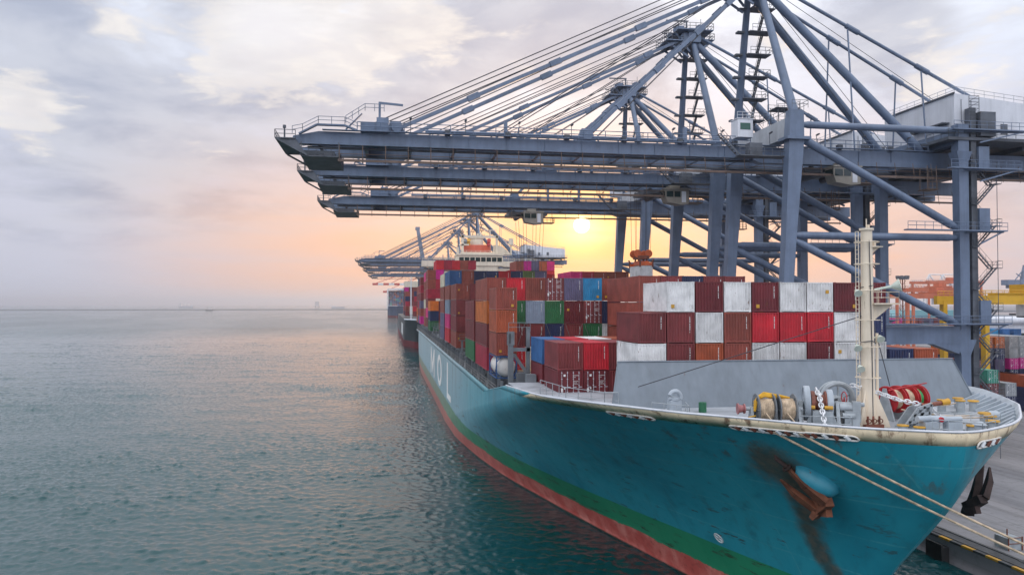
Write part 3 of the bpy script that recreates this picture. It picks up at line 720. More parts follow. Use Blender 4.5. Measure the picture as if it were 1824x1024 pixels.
m = MB(); m.box(-.35, 1.0, -1.35, -.95, 0, 1.3); m.prism([(-.9, 0), (1.5, 0), (1.0, 1.35), (-.4, 1.35)], -.94, -.90, 'y'); m.build('chain_stopper', M['lightgrey'], w2)
m = MB(); m.rail([(-1.5, -1.7, 0), (2.2, -1.7, 0), (2.2, .2, 0)], 1.0, 1.0, .03); m.build('guard_rail', M['lightgrey'], w2)
m = MB(); m.ring((2.1, .9, 2.1), (1, .3, 0), .42, .035, 18, 5); m.tube((2.1, .9, 0), (2.1, .9, 2.1), .05); m.build('hand_wheel', M['redpaint'], w2)
def chain(parent, pts, size, mat, name='anchor_chain'):
    m = MB(); pts = [Vector(p) for p in pts]; total = sum((b - a).length for a, b in zip(pts, pts[1:])); n_ = max(2, int(total / (size * .62)))
    def at(t):
        s_ = t * total
        for a, b in zip(pts, pts[1:]):
            l = (b - a).length
            if s_ <= l or b is pts[-1]: return a + (b - a) * (s_ / l), (b - a).normalized()
            s_ -= l
    for i in range(n_):
        c, dr = at((i + .5) / n_); u = Vector((1, 0, 0)) if abs(dr.x) < .9 else Vector((0, 0, 1)); a = dr.cross(u).normalized(); b = dr.cross(a)
        if i % 2: a, b = b, a
        lp = [c + dr * math.cos(t) * size * .5 + a * math.sin(t) * size * .33 for t in [2 * math.pi * k / 12 for k in range(12)]]
        m.path(lp + [lp[0], lp[1]], size * .115, 6)
    return m.build(name, mat, parent)
chain(w2, [(.22, -.66, 2.15), (.22, -.35, 2.42), (.2, .1, 2.55)], .42, M['chain'])
chain(w2, [(.05, .15, 2.75), (.22, -.55, 2.2), (.28, -1.45, 1.3), (.35, -2.0, .5), (.4, -2.4, .05)], .46, M['chain'])
# quay-side windlass gear behind the mast
w3 = winch('windlass_gear', (31.4, 49.0, DZ), R(4))
for xx, zz, rr in ((-.25, 1.75, 1.25), (-.45, 1.2, .72)):
    m = MB(); m.ring((xx, -.35 if rr < 1 else 0, zz), (.25, 1, 0), rr, .11, 34, 8); m.ring((xx, .3, zz), (.25, 1, 0), rr, .11, 34, 8); m.ring((xx, -.1, zz), (.25, 1, 0), rr * .95, .2, 34, 8)
    m.tube((xx - .05, -.5, zz), (xx + .05, .3, zz), .2, n=14)
    for k in range(5):
        a = k * 2 * math.pi / 5 + .3; m.beam((xx, -.15, zz), (xx + rr * .96 * math.cos(a), -.15, zz + rr * .96 * math.sin(a)), .1, .14)
    m.build('gear_wheel', M['lightgrey'], w3)
m = MB(); m.box(-1.9, -1.0, -.7, .7, 0, 1.7); m.box(.5, 1.7, -.6, .8, 0, 1.5); m.tube((-1.4, -.8, 1.1), (-1.4, .6, 1.1), .45, n=16); m.prism([(-1.2, 0), (1.2, 0), (.5, 1.3), (-.6, 1.3)], -.2, .4, 'y'); m.build('gear_case', M['lightgrey'], w3)
m = MB(); m.box(-2.35, -2.05, -.9, -.6, 1.45, 1.85); m.tube((-1.2, -1.0, 1.35), (-1.2, -.7, 1.35), .2, n=14); m.build('control_box', M['redpaint'], w3)
# mooring winch with red and green flanges toward the quay
w4 = winch('split_drum_winch', (36.9, 49.8, DZ), R(14))
for i, (a, b) in enumerate(((-1.7, -.75), (-.45, .5), (.8, 1.5))):
    drum(w4, a, b, 0, 1.55, .72, 1.02, M['rope'] if i < 2 else M['greenpaint'], M['redpaint'])
m = MB(); m.tube((1.62, 0, 1.55), (1.72, 0, 1.55), .86, n=28); m.build('end_disc', M['greenpaint'], w4)
m = MB(); m.ring((1.78, 0, 1.55), (1, 0, 0), .98, .07, 30, 6); m.build('end_rim', M['redpaint'], w4)
m = MB()
for xx in (-1.95, -.6, .65, 1.95): m.prism([(-.9, 0), (.9, 0), (.12, 2.45), (-.12, 2.45)], xx - .07, xx + .07, 'x')
m.build('winch_frame', M['lightgrey'], w4)
m = MB(); m.tube((-2.2, -.55, 2.35), (2.0, -.55, 2.75), .05, n=6); m.build('grab_bar', M['redpaint'], w4)
m = MB(); m.tube((.35, -1.5, 1.15), (2.0, -1.9, 1.35), .17, n=12); m.tube((.4, -1.5, 1.15), (.25, -1.45, 1.12), .25, n=12); m.build('brake_shaft', M['spreader_dark'], w4)
m = MB(); m.tube((1.9, -1.9, 1.35), (2.5, -2.05, 1.45), .2, .26, 12); m.build('shaft_cap', M['yellow'], w4)
# chain roller frame (leaning ribbed casting) and second chain
w5 = winch('chain_roller', (34.9, 46.0, DZ), R(0))
m = MB()
for yy in (-.45, .45):
    m.add([(-1.3, yy - .06, 0), (.5, yy - .06, 0), (.95, yy - .06, 1.75), (-.1, yy - .06, 1.45), (-1.3, yy + .06, 0), (.5, yy + .06, 0), (.95, yy + .06, 1.75), (-.1, yy + .06, 1.45)],
          [(0, 1, 2, 3), (7, 6, 5, 4), (0, 4, 5, 1), (1, 5, 6, 2), (2, 6, 7, 3), (3, 7, 4, 0)])
for t in (0, .33, .66, 1): m.beam((lerp(t, -1.3, -.1), -.62, lerp(t, 0, 1.45)), (lerp(t, .5, .95), -.62, lerp(t, 0, 1.75)), .16, .22)
for t in (0, .5, 1): m.beam((lerp(t, -1.3, .5), -.62, 0), (lerp(t, -.1, .95), -.62, lerp(t, 1.45, 1.75)), .16, .22)
m.build('ribbed_frame', M['lightgrey'], w5)
chain(w5, [(-3.9, 1.6, 3.0), (-2.3, .9, 2.5), (-1.0, .2, 2.0), (.2, -.2, 1.75)], .46, M['chain'])
chain(w5, [(1.1, -.3, 1.45), (1.6, -.8, .8), (2.0, -1.3, .25)], .42, M['chain'])
m = MB(); m.path([(1.85, -1.15, .45), (2.05, -1.35, .2), (2.35, -1.7, .08)], .13, 8); m.path([(1.5, -1.8, .1), (2.6, -1.4, .1)], .07, 6); m.build('chain_claw', M['redpaint'], w5)
m = MB(); m.tube((.0, -1.9, .9), (.9, -2.0, .9), .26, n=14); m.tube((.9, -2.0, .9), (2.1, -2.1, .9), .2, n=14); m.box(-.9, .1, -2.4, -1.6, 0, .75); m.box(.9, 2.0, -2.4, -1.8, 0, .7); m.tube((-1.3, -2.05, .95), (.3, -1.9, .95), .22, n=14); m.build('hydraulic_unit', M['bulwark_in'], w5)
m = MB(); m.tube((.45, -2.32, .9), (.45, -2.16, .92), .17, n=14); m.build('end_cap', M['redpaint'], w5)
# bitts, fairlead rollers, rails on the bow
for x, y, h in ((42.0, 52.2, .9), (43.1, 51.6, .9), (32.9, 44.4, .42), (33.7, 43.9, .36), (36.9, 44.6, .42), (37.4, 43.8, .38)):
    m = MB(); m.tube((x, y, DZ), (x, y, DZ + h), .30, n=16); m.box(x - .5, x + .5, y - .5, y + .5, DZ, DZ + .06); o = m.build('bollard', M['lightgrey'], ship)
    m = MB(); m.tube((x, y, DZ + h), (x, y, DZ + h + .07), .36, n=16); m.build('bollard_cap', M['yellow'], o)
for x, y in ((44.9, 54.0), (44.8, 52.3), (40.6, 46.4), (39.9, 45.1), (38.4, 43.2)):
    m = MB(); m.tube((x, y, DZ), (x, y, DZ + .75), .28, n=14); o = m.build('roller_fairlead', M['lightgrey'], ship)
    m = MB(); m.tube((x, y, DZ + .75), (x, y, DZ + .84), .42, .38, 14); m.build('roller_cap', M['yellow'], o)
m = MB(); m.rail([(35.0, 46.6, DZ), (38.0, 43.2, DZ), (39.6, 43.9, DZ)], 1.1, 1.0, .03); m.build('deck_rail', M['lightgrey'], ship); m = MB(); m.rail([(33.6, 42.6, DZ), (35.4, 40.6, DZ), (37.0, 41.4, DZ)], 1.1, .9, .03); m.build('deck_rail', M['lightgrey'], ship)
for a, b in (((37.9, 48.2, DZ + 1.3), (44.7, 53.6, DZ + .6)), ((35.6, 48.2, DZ + .9), (40.5, 46.3, DZ + .7)), ((36.4, 48.4, DZ + .9), (39.8, 45.1, DZ + .7)), ((37.0, 48.2, DZ + .6), (38.4, 43.2, DZ + .6))):
    m = MB(); A, Bq = Vector(a), Vector(b); m.path([A.lerp(Bq, t / 8) - Vector((0, 0, .25 * math.sin(math.pi * t / 8))) for t in range(9)], .045, 5); m.build('deck_rope', M['rope'], ship)
m = MB()
for k in range(5): m.ring((36.4 + .1 * k, 46.9 + .06 * k, DZ + .08 + .05 * k), (.05, .02, 1), .75 - .06 * k, .05, 24, 5)
m.build('coiled_rope', M['rope'], ship)
m = MB(); m.tube((36.6, 42.2, DZ), (36.6, 42.2, DZ + .75), .3, n=16); m.tube((36.6, 42.2, DZ + .75), (36.6, 42.2, DZ + .95), .42, .15, 16); m.build('ventilator', M['bulwark_in'], ship); m = MB(); m.tube((41.2, 46.8, DZ + .45), (41.9, 46.8, DZ + .45), .42, n=18); m.build('ventilator', M['bulwark_in'], ship)
# mushroom vent and green locker by the breakwater
m = MB(); m.box(21.4, 22.3, 55.4, 56.1, DZ, DZ + .9); m.tube((21.85, 55.7, DZ + .9), (21.85, 55.7, DZ + 1.15), .38, n=16); m.path([(21.85 + .45 * math.cos(R(a)), 55.6, DZ + 1.15 + .45 * math.sin(R(a))) for a in range(-20, 201, 20)], .17, 8); m.build('goose_neck_vent', M['bulwark_in'], ship)
m = MB(); m.tube((23.9, 55.2, DZ), (23.9, 55.2, DZ + .75), .3, n=14); m.build('deck_hydrant', M['olive'], ship)
m = MB(); m.rail([(19.6, 54.6, DZ), (21.6, 52.2, DZ), (22.2, 54.4, DZ)], .9, 1.0, .028); m.build('deck_rail', M['lightgrey'], ship); m = MB(); m.rail([(13.9, 68.5, 16.9), (15.0, 63, 16.8), (17.0, 58.2, 16.9), (18.0, 57.8, 16.9)], 1.3, 1.5, .03); m.build('deck_rail', M['lightgrey'], ship)

# fairleads through the bulwark: rim, dark plate laid on as the opening's shade, rollers
def px_on_hull(px, py):
    """where the line of sight through a point of the photograph meets the ship's side (used to survey the ship)"""
    o = cam.location; d_ = pixdir(px, py); t = 20.0
    while t < 400:
        p = o + d_ * t
        if p.z < 19.6 and hb(p.y, p.z) > 0 and abs(p.x - XC) < hb(p.y, p.z): return p
        t += .02
def hull_frame(y, z, sd=-1):
    """point, outward normal, along-vector on the sea side of the hull"""
    f = lambda yy, zz: Vector((XC + sd * hb(yy, zz), yy, zz))
    p = f(y, z); t = (f(y + .3, z) - f(y - .3, z)).normalized(); u = (f(y, z + .3) - f(y, z - .3)).normalized()
    nrm = t.cross(u); nrm = nrm if nrm.x * sd > 0 else -nrm
    return p, nrm.normalized(), t, u
def fairlead(y0, y1, drop, sd=-1):
    ya, yb = y0, y1
    ring_, th = [], []
    hh = .22
    ps = []
    N_ = 10
    for k in range(N_ + 1):
        y = lerp(k / N_, ya + hh, yb - hh); z = sheer(y) - drop; p, nn, t, u = hull_frame(y, z, sd); ps.append((p, nn, t, u))
    e0, e1 = ps[0], ps[-1]
    t0 = (e0[0] - ps[1][0]).normalized(); t1 = (e1[0] - ps[-2][0]).normalized()
    loop = [(p + u * hh, n2) for p, n2, t, u in ps] + [(e1[0] + t1 * hh * math.sin(a) + e1[3] * hh * math.cos(a), e1[1]) for a in (.5, 1.05, 1.57, 2.1, 2.6)]
    loop += [(p - u * hh, n2) for p, n2, t, u in ps[::-1]] + [(e0[0] + t0 * hh * math.sin(a) - e0[3] * hh * math.cos(a), e0[1]) for a in (.5, 1.05, 1.57, 2.1, 2.6)]
    m = MB(); lp = [q2 + n2 * .05 for q2, n2 in loop]; m.path(lp + [lp[0], lp[1]], .055, 6); o = m.build('fairlead', M['bulwark_rim'], ship)
    m = MB(); off = .035
    top = [e0[0] + t0 * hh + e0[1] * off] + [p + u * hh * .95 + n2 * off for p, n2, t, u in ps] + [e1[0] + t1 * hh + e1[1] * off]
    bot = [e0[0] + t0 * hh * .98 + e0[1] * off] + [p - u * hh * .95 + n2 * off for p, n2, t, u in ps] + [e1[0] + t1 * hh * .98 + e1[1] * off]
    k = len(top); m.add(top + bot, [(i, i + 1, k + i + 1, k + i) for i in range(k - 1)]); m.build('throat_shade', M['darkgrey'], o, smooth=False)
    L = (ps[0][0] - ps[-1][0]).length; nr_ = max(2, int(L / .55))
    for k in range(nr_):
        y = lerp((k + .5) / nr_, ya + hh, yb - hh); z = sheer(y) - drop; p, n2, t, u = hull_frame(y, z, sd); mr = MB()
        mr.tube(p + n2 * .04 - u * hh * .82, p + n2 * .04 + u * hh * .82, .13, n=10); mr.build('roller', M['chain'] if k % 2 else M['spreader_dark'], o)
# fairleads (sea-side bulwark), anchor, hull marks
fairlead(54.9, 51.6, .70); fairlead(45.95, 42.65, .66); fairlead(42.3, 41.05, .62); fairlead(39.35, 38.65, .76, 1)
def anchor(sign):
    """stockless anchor housed against the flare: shank up the hawse, crown below, two flukes"""
    y, z = 45.0, 13.9
    p, nn, t, u = hull_frame(y, z)
    if sign > 0: p = Vector((2 * XC - p.x, p.y, p.z)) + Vector((.35, -.2, -.2)); nn = Vector((-nn.x, nn.y, nn.z)); t = Vector((-t.x, t.y, t.z)); u = Vector((-u.x, u.y, u.z))
    if t.y < 0: t = -t
    if u.z < 0: u = -u
    nn = nn.normalized(); fwd = -t            # toward the stem
    root = link('anchor', None, ship)
    P = lambda a, b, c: p + fwd * a + u * b + nn * c
    # bolster the shank is drawn into
    secs = []
    for i in range(13):
        s_ = i / 12; L_ = lerp(s_, -1.05, 1.05); rr = math.sqrt(max(0.0, 1 - (2 * s_ - 1) ** 2)) * .78
        c = P(.55 + L_ * .75, .30 - L_ * .95, .10)
        secs.append([c + (fwd * .78 + u * .62) * rr * math.cos(2 * math.pi * k / 20) + nn * rr * 1.15 * math.sin(2 * math.pi * k / 20) for k in range(20)])
    if sign < 0: MB().loft(secs).build('bolster', HULLM2, root)
    m = MB()
    m.beam(P(-.75, 1.15, .25), P(.35, -.85, .95), .34, .30, .46, .42)          # shank
    cr = P(.45, -1.1, 1.0)
    a, b = P(-.35, -1.75, .95), P(1.15, -.55, 1.0)
    m.beam(a, b, .62, .62, .55, .55)                                           # crown
    m.beam(P(-.1, -1.9, 1.0), P(.75, -1.35, 1.25), .5, .35, .4, .5)
    m.beam(P(-.3, -1.75, 1.05), P(-.75, -2.15, 1.3), .6, .5, .75, .3)
    m.build('shank', M['rust'] if sign < 0 else M['darkrust'], root)
    for (q0, q1) in ((P(-.30, -1.55, 1.05), P(-1.75, .30, .62)), (P(.95, -.55, 1.1), P(-.30, 1.35, .62))):
        m = MB(); mid = q0.lerp(q1, .55) + nn * .12
        m.beam(q0, mid, .58, .42, .50, .34, up=nn); m.beam(mid, q1, .50, .34, .10, .10, up=nn); m.build('fluke', M['rust'] if sign < 0 else M['darkrust'], root)
    if sign > 0: return
    m = MB(); m.path([P(-.55, .9, .3), P(-1.1, 1.9, .25), P(-1.0, 2.3, .05)], .13, 8); m.ring(P(-.8, 1.25, .3), u, .25, .08, 16, 6); m.build('shackle', M['darkrust'], root)
HULLM2 = paint('bolster_turquoise', (.025, .225, .30), .42, .12, .3, .8)
anchor(-1); anchor(1)
def hull_decal(name, pts_loops, mat, off=.03):
    m = MB()
    for lp in pts_loops:
        vs = []
        for y, z in lp:
            p, nn, t, u = hull_frame(y, z); vs.append(p + nn * off)
        m.add(vs, [tuple(range(len(vs)))])
    return m.build(name, mat, ship, smooth=False)
# bow-thruster mark: ring with a cross
m = MB(); cy, cz = 59.25, 5.95; rr_ = .42
ci = []
for k in range(24):
    a = 2 * math.pi * k / 24; p, nn, t, u = hull_frame(cy, cz); ci.append(p + (t * math.cos(a) + u * math.sin(a)) * rr_ + nn * .03)
m.path(ci + [ci[0], ci[1]], .055, 6)
p, nn, t, u = hull_frame(cy, cz)
for a in (R(40), R(140)): m.tube(p + (t * math.cos(a) + u * math.sin(a)) * rr_ + nn * .03, p - (t * math.cos(a) + u * math.sin(a)) * rr_ + nn * .03, .06, n=6)
m.build('thruster_mark', M['letter'], ship)
# the tall letters on the ship's side
def letter_strips(ch, y0, y1, z0, z1):
    w_, h_ = y0 - y1, z1 - z0
    f = lambda s_, t_: (y0 - (y0 - y1) * s_, z0 + h_ * t_)
    if ch == 'L': return [[f(0, 0), f(.3, 0), f(.3, 1), f(0, 1)], [f(.3, 0), f(1, 0), f(1, .17), f(.3, .17)]]
    if ch == 'M':
        return [[f(0, 0), f(.17, 0), f(.17, 1), f(0, 1)], [f(.83, 0), f(1, 0), f(1, 1), f(.83, 1)],
                [f(.17, 1), f(.17, .62), f(.5, .05), f(.5, .45)], [f(.5, .45), f(.5, .05), f(.83, .62), f(.83, 1)]]
    out = []
    for k in range(24):
        a, b = 2 * math.pi * k / 24, 2 * math.pi * (k + 1) / 24
        g = lambda t, r1, r2: f(.5 + r1 * math.cos(t), .5 + r2 * math.sin(t))
        out.append([g(a, .5, .5), g(b, .5, .5), g(b, .26, .34), g(a, .26, .34)])
    return out
for ch, ya, yb in (('M', 216, 199), ('O', 188, 172.5), ('L', 157.5, 147.5)):
    hull_decal('hull_letter', letter_strips(ch, ya, yb, 5.9, 13.2), M['hullletter'], .04)

# ------------------------------------------------------------------ containers
def corr(mb, a, b, z0, z1, nrm, depth=.036, pitch=.28):
    """corrugated panel from a to b (xy), between two heights"""
    a, b = Vector(a), Vector(b); L = (b - a).length; d = (b - a) / L; n_ = max(1, round(L / pitch)); pp = L / n_; ln = []
    for i in range(n_):
        s0 = i * pp
        for f, dd in ((0, 0), (.25, 0), (.5, -depth), (.75, -depth)): ln.append((s0 + f * pp, dd))
    ln.append((L, 0)); vs = []
    for s_, dd in ln:
        p = a + d * s_ + Vector(nrm) * dd; vs += [(p.x, p.y, z0), (p.x, p.y, z1)]
    mb.add(vs, [(2 * i, 2 * i + 2, 2 * i + 3, 2 * i + 1) for i in range(len(ln) - 1)])
CW = 2.438
def cont_body(L, H, door):
    m = MB(); e = .06; i_ = .012
    corr(m, (i_, L - e), (i_, e), .16, H - .10, (-1, 0)); corr(m, (CW - i_, e), (CW - i_, L - e), .16, H - .10, (1, 0)); corr(m, (CW - e, L - i_), (e, L - i_), .16, H - .1, (0, 1))
    if not door: corr(m, (e, i_), (CW - e, i_), .16, H - .10, (0, -1), .07, .27)
    else: m.box(.05, CW - .05, .08, .14, .16, H - .1)
    m.box(.03, CW - .03, .03, L - .03, H - .06, H - .025); m.box(.05, CW - .05, .05, L - .05, .08, .14)
    return m
def cont_frame(L, H, m=None):
    m = m or MB(); c = .10
    for x in (0, CW - c):
        for y in (0, L - c): m.box(x, x + c, y, y + c, .12, H - .12)
        m.box(x, x + c, c, L - c, .03, .165); m.box(x + .01, x + c - .01, c, L - c, H - .115, H - .03)
    for y in (0, L - c): m.box(c, CW - c, y, y + c, .03, .165); m.box(c, CW - c, y + .01, y + c - .01, H - .13, H - .03)
    for x in (0, CW - .17):
        for y in (0, L - .17):
            for z in (0, H - .12): m.box(x - .006, x + .176, y - .006, y + .176, z, z + .12)
    return m
def door_mesh(H):
    m = MB(); m.box(0, 1.10, -.012, .03, .17, H - .14)
    for k in range(5):
        z = .35 + k * (H - .75) / 5; m.box(.06, 1.04, -.03, -.012, z, z + (H - .75) / 5 * .55)
    return m
def rod_mesh(H):
    m = MB()
    for x in (.28, .82):
        m.tube((x, -.06, .08), (x, -.06, H - .06), .017, n=6)
        for z in (.16, .6, 1.2, 1.8, H - .2): m.box(x - .05, x + .05, -.07, -.02, z - .03, z + .03)
        m.beam((x, -.07, 1.05), (x + .3, -.07, 1.05), .03, .05)
    return m
def marks_mesh(H, door=False, seed=0):
    rr = random.Random(seed); m = MB()
    if not door:
        z = H - .38; x = CW - .46
        for k in range(rr.choice((9, 11, 12))):
            if k in (4, 10): z -= .06; continue
            m.box(x, x + rr.uniform(.045, .075), -.016, -.002, z - .095, z); z -= .125
    else:
        for r_, (x0, n_) in enumerate(((1.45, 6), (1.45, 3), (1.5, 5), (1.5, 4), (1.5, 5))):
            for k in range(n_): m.box(x0 + k * .10, x0 + k * .10 + .045, -.045, -.034, H - .5 - r_ * (.16 if r_ < 2 else .14) - (.25 if r_ > 1 else 0), H - .42 - r_ * (.16 if r_ < 2 else .14) - (.25 if r_ > 1 else 0))
        m.box(.55, .75, -.045, -.034, H - .55, H - .35); m.box(.6, .72, -.045, -.034, .85, 1.0); m.box(.3, .5, -.045, -.034, .6, .95)
    return m
CACHE = {}
def cmesh(kind, *a):
    k = (kind,) + a
    if k not in CACHE:
        if kind == 'far': mm = cont_body(a[0], a[1], False); cont_frame(a[0], a[1], mm)
        elif kind == 'body': mm = cont_body(*a)
        elif kind == 'frame': mm = cont_frame(*a)
        elif kind == 'door': mm = door_mesh(*a)
        elif kind == 'rod': mm = rod_mesh(*a)
        else: mm = marks_mesh(*a)
        CACHE[k] = mm.mesh(kind, CM['brown'], False)
    return CACHE[k]
def clink(name, me, mat, parent=None, loc=None):
    o = link(name, me, parent, loc); o.material_slots[0].link = 'OBJECT'; o.material_slots[0].material = mat; return o
LBL = {}
pm = MB(); pm.box(0, .3, -.02, -.004, 0, .3); PLAC = pm.mesh('placard', M['yellow'], False)
def container(x, y, z, col, label, L=6.058, H=2.591, near=False, door=False, rz=0, group='containers stacked on the ship', seed=None):
    mat = CM[col]
    seed = seed if seed is not None else rnd.randrange(6)
    if near:
        o = clink('shipping_container', cmesh('body', L, H, door), mat, None, (x, y, z))
        clink('frame', cmesh('frame', L, H), mat, o)
        if door:
            for k in (0, 1):
                dd = clink('door', cmesh('door', H), mat, o, (.115 + k * 1.11, .05, 0)); clink('locking_rod', cmesh('rod', H), M['crane_white'], dd)
            clink('lettering', cmesh('marks', H, True, seed), M['letter'], o)
        else: clink('lettering', cmesh('marks', H, False, seed), M['letter'], o)
        if rnd.random() < .22 and not door: link('placard', PLAC, o, (rnd.choice((.35, 1.75)), 0, rnd.choice((.35, 1.6))))
    else:
        o = clink('shipping_container', cmesh('far', L, H), mat, None, (x, y, z))
    if rz: o.rotation_euler = (0, 0, rz)
    if label in LBL: LBL[label].append(o)
    LBL.setdefault(label, [o])
    return tag(o, label, 'container', group)
ORD = ['first', 'second', 'third', 'fourth', 'fifth', 'sixth', 'seventh', 'eighth', 'ninth', 'tenth', 'eleventh', 'twelfth', 'thirteenth', 'fourteenth', 'fifteenth', 'sixteenth']
def colname(i, n=None): return 'outermost stack' if i == 0 else ORD[i] + ' stack inboard'
TIER = {0: 'bottom', 1: 'second', 2: 'third', 3: 'fourth', 4: 'fifth', 5: 'sixth', 6: 'seventh'}
PIT = 2.5
def bay(x0, y, z0, L, H, cells, where, near=False, doors=(), gap=.022, PIT=2.5):
    """cells: {(column, tier): colour}"""
    top = {}
    for (i, t) in cells: top[i] = max(top.get(i, -1), t)
    for (i, t), c in sorted(cells.items()):
        tn = 'topmost' if t == top[i] else TIER[t] + ' tier'
        lab = f"{c} container, {tn}, {colname(i)}, {where}"
        container(x0 + i * PIT, y + rnd.uniform(-.03, .03), z0 + t * (H + gap), c, lab, L, H, near, (i, t) in doors)
BZ = 16.65
# row right behind the breakwater: three tiers show above it
F1 = ['white', 'maroon', 'rust brown', 'brown', 'white', 'white', 'dark red', 'white', 'white']
F2 = ['maroon', 'maroon', 'white', 'brown', 'red', 'red', 'red', 'white', 'navy']
F3 = [None, 'white', 'dark red', 'white', 'dark red', 'white', 'white', 'dark red', 'dark red']
FX = 20.75
cells = {(i, 1): c for i, c in enumerate(F1)}; cells.update({(i, 2): c for i, c in enumerate(F2)}); cells.update({(i, 3): c for i, c in enumerate(F3) if c}); cells[0, 0] = 'brown'
bay(FX, 61, BZ, 6.058, 2.591, cells, 'front row', True, PIT=2.56)
container(46.6, 64.6, 15.75, 'maroon', 'maroon container at the foot of the quay-side pair behind the breakwater', near=True)
container(46.6, 64.6, 18.37, 'navy', 'navy container half hidden at the quay end of the front row', near=True)
container(49.4, 64.9, 15.75, 'brown', 'brown container low at the quay end behind the breakwater, under a rust one', near=True)
container(49.4, 64.9, 18.37, 'rust brown', 'rust brown container beside the navy one, at the quay end of the breakwater', near=True)
# low block beside it
bay(15.75, 69.4, 16.35, 6.058, 2.591, {(0, 0): 'dark red', (1, 0): 'dark red', (0, 1): 'maroon', (1, 1): 'red', (2, 1): 'maroon', (2, 0): 'maroon'}, 'low block by breakwater', True, {(0, 0), (1, 0)})
bay(15.8, 77, 16.35, 6.058, 2.591, {(0, 0): 'dark red', (0, 1): 'blue', (1, 1): 'red', (2, 1): 'white', (3, 1): 'rust brown'}, 'behind the low block', True)
# high cubes behind the front row
bay(12.3, 79.9, BZ, 12.19, 2.896, {(6, 1): 'brown', (6, 2): 'brown', (6, 3): 'brown', (7, 3): 'maroon', (8, 3): 'navy', (9, 3): 'maroon', (10, 3): 'maroon', (9, 2): 'brown', (7, 2): 'maroon', (8, 2): 'maroon', (10, 2): 'brown', (11, 2): 'brown', (12, 2): 'maroon'}, 'bay behind front row', True)
container(FX + 11.6, 79.9 - .6, 28.45, 'orange', 'bright orange container peeping over the front row, on a maroon one', 6.058, 1.2 + .0, False) if False else None
# lone stack at the ship's side with the tank below
bay(12.3, 86.0, BZ, 6.058, 2.591, {(0, 1): 'brown', (0, 2): 'rust brown', (0, 3): 'brown'}, 'above the white tank', True)
# broad wall of high cubes
C3 = {0: ['crimson', 'red', 'maroon', 'maroon', 'maroon', 'maroon', 'brown'], 1: ['maroon', 'maroon', 'maroon', 'navy', 'maroon', 'green', 'white'],
      2: ['orange', 'green', 'steel blue', 'green', 'dark red', 'maroon', 'navy'], 3: ['brown', 'red', 'brown', 'maroon', 'slate', 'sky blue', 'brown']}
bay(12.3, 94.4, 16.85, 12.19, 2.896, {(i, t): c for t, cs in C3.items() for i, c in enumerate(cs) if t or i < 2}, 'broad wall of high boxes', True, {(3, 3), (5, 2)})
# bays further aft
bay(12.3, 108.6, 16.9, 12.19, 2.896, {(0, 0): 'green', (0, 1): 'maroon', (0, 2): 'maroon', (1, 2): 'maroon', (2, 2): 'brown'}, 'bay above the green box', True)
bay(14.8, 122.8, 17.0, 12.19, 2.896, {(0, 0): 'maroon', (0, 1): 'maroon', (1, 2): 'brown', (2, 2): 'maroon'}, 'gap bay with bare ship side')
bay(12.3, 137, 17.2, 12.19, 2.896, {(0, 0): 'brown', (0, 1): 'maroon', (0, 2): 'maroon', (0, 3): 'brown', (1, 3): 'maroon', (2, 3): 'maroon', (1, 2): 'maroon'}, 'bay ahead of blue-topped one', True)
c6 = {(0, 0): 'red', (0, 1): 'pink', (0, 2): 'steel blue', (0, 3): 'brown'}
c6.update({(i, 4): c for i, c in enumerate(['blue', 'brown', 'navy', 'navy', 'red', 'navy', 'olive', 'slate', None, None, 'pink', 'crimson', 'brown', 'brown', 'brown']) if c}); c6[8, 3] = 'olive'; c6[9, 3] = 'olive'
bay(12.3, 152.2, 17.3, 12.19, 2.896, c6, 'blue-topped bay', True)
bay(12.3, 167, 17.3, 12.19, 2.896, {(0, 0): 'slate', (0, 1): 'slate', (0, 2): 'brown', (0, 3): 'brown', (0, 4): 'cream', (1, 4): 'maroon', (8, 4): 'red', (9, 4): 'red'}, 'cream-topped bay', True)
bay(12.3, 221, 17.3, 12.19, 2.896, {(0, 0): 'green', (0, 1): 'navy', (0, 2): 'orange', (1, 2): 'maroon', (1, 1): 'maroon', (1, 0): 'brown'}, 'orange-topped bay')
c9 = {(0, 0): 'maroon', (0, 1): 'pink', (0, 2): 'maroon', (0, 3): 'crimson', (0, 4): 'brown', (0, 5): 'brown', (1, 3): 'crimson', (1, 4): 'crimson', (1, 5): 'magenta'}
c9.update({(i, 6): c for i, c in zip((1, 2, 3, 4, 5, 11, 12, 13, 14, 15), ('red', 'crimson', 'red', 'brown', 'crimson', 'brown', 'magenta', 'slate', 'rust brown', 'pink'))})
c9.update({(i, 5): c for i, c in zip((10, 11, 12, 13, 14, 15), ('red', 'brown', 'maroon', 'navy', 'brown', 'red'))})
bay(12.3, 234.5, 18.0, 12.19, 2.93, c9, 'tall bay before bridge')
bay(12.3, 248.2, 17.8, 12.19, 2.93, {(0, t): c for t, c in enumerate(('brown', 'brown', 'cream', 'brown', 'brown', 'pink'))}, 'under the bridge wing')
for yy, cs, wh in ((285, ('magenta', 'brown', 'slate', 'maroon', 'crimson', 'maroon'), 'aft bay under the funnel'), (298.5, ('slate', 'maroon', 'crimson', 'maroon', 'brown', 'navy'), 'aft bay nearer the stern'), (312, ('rust brown', 'orange', 'maroon', 'maroon', 'brown'), 'last bay at the stern')):
    bay(12.3, yy, 17.6, 12.19, 2.896, {(i, t): (c if i == 0 else rnd.choice(('maroon', 'brown', 'navy'))) for t, c in enumerate(cs) for i in (0, 1) if i == 0 or t == len(cs) - 1}, wh)
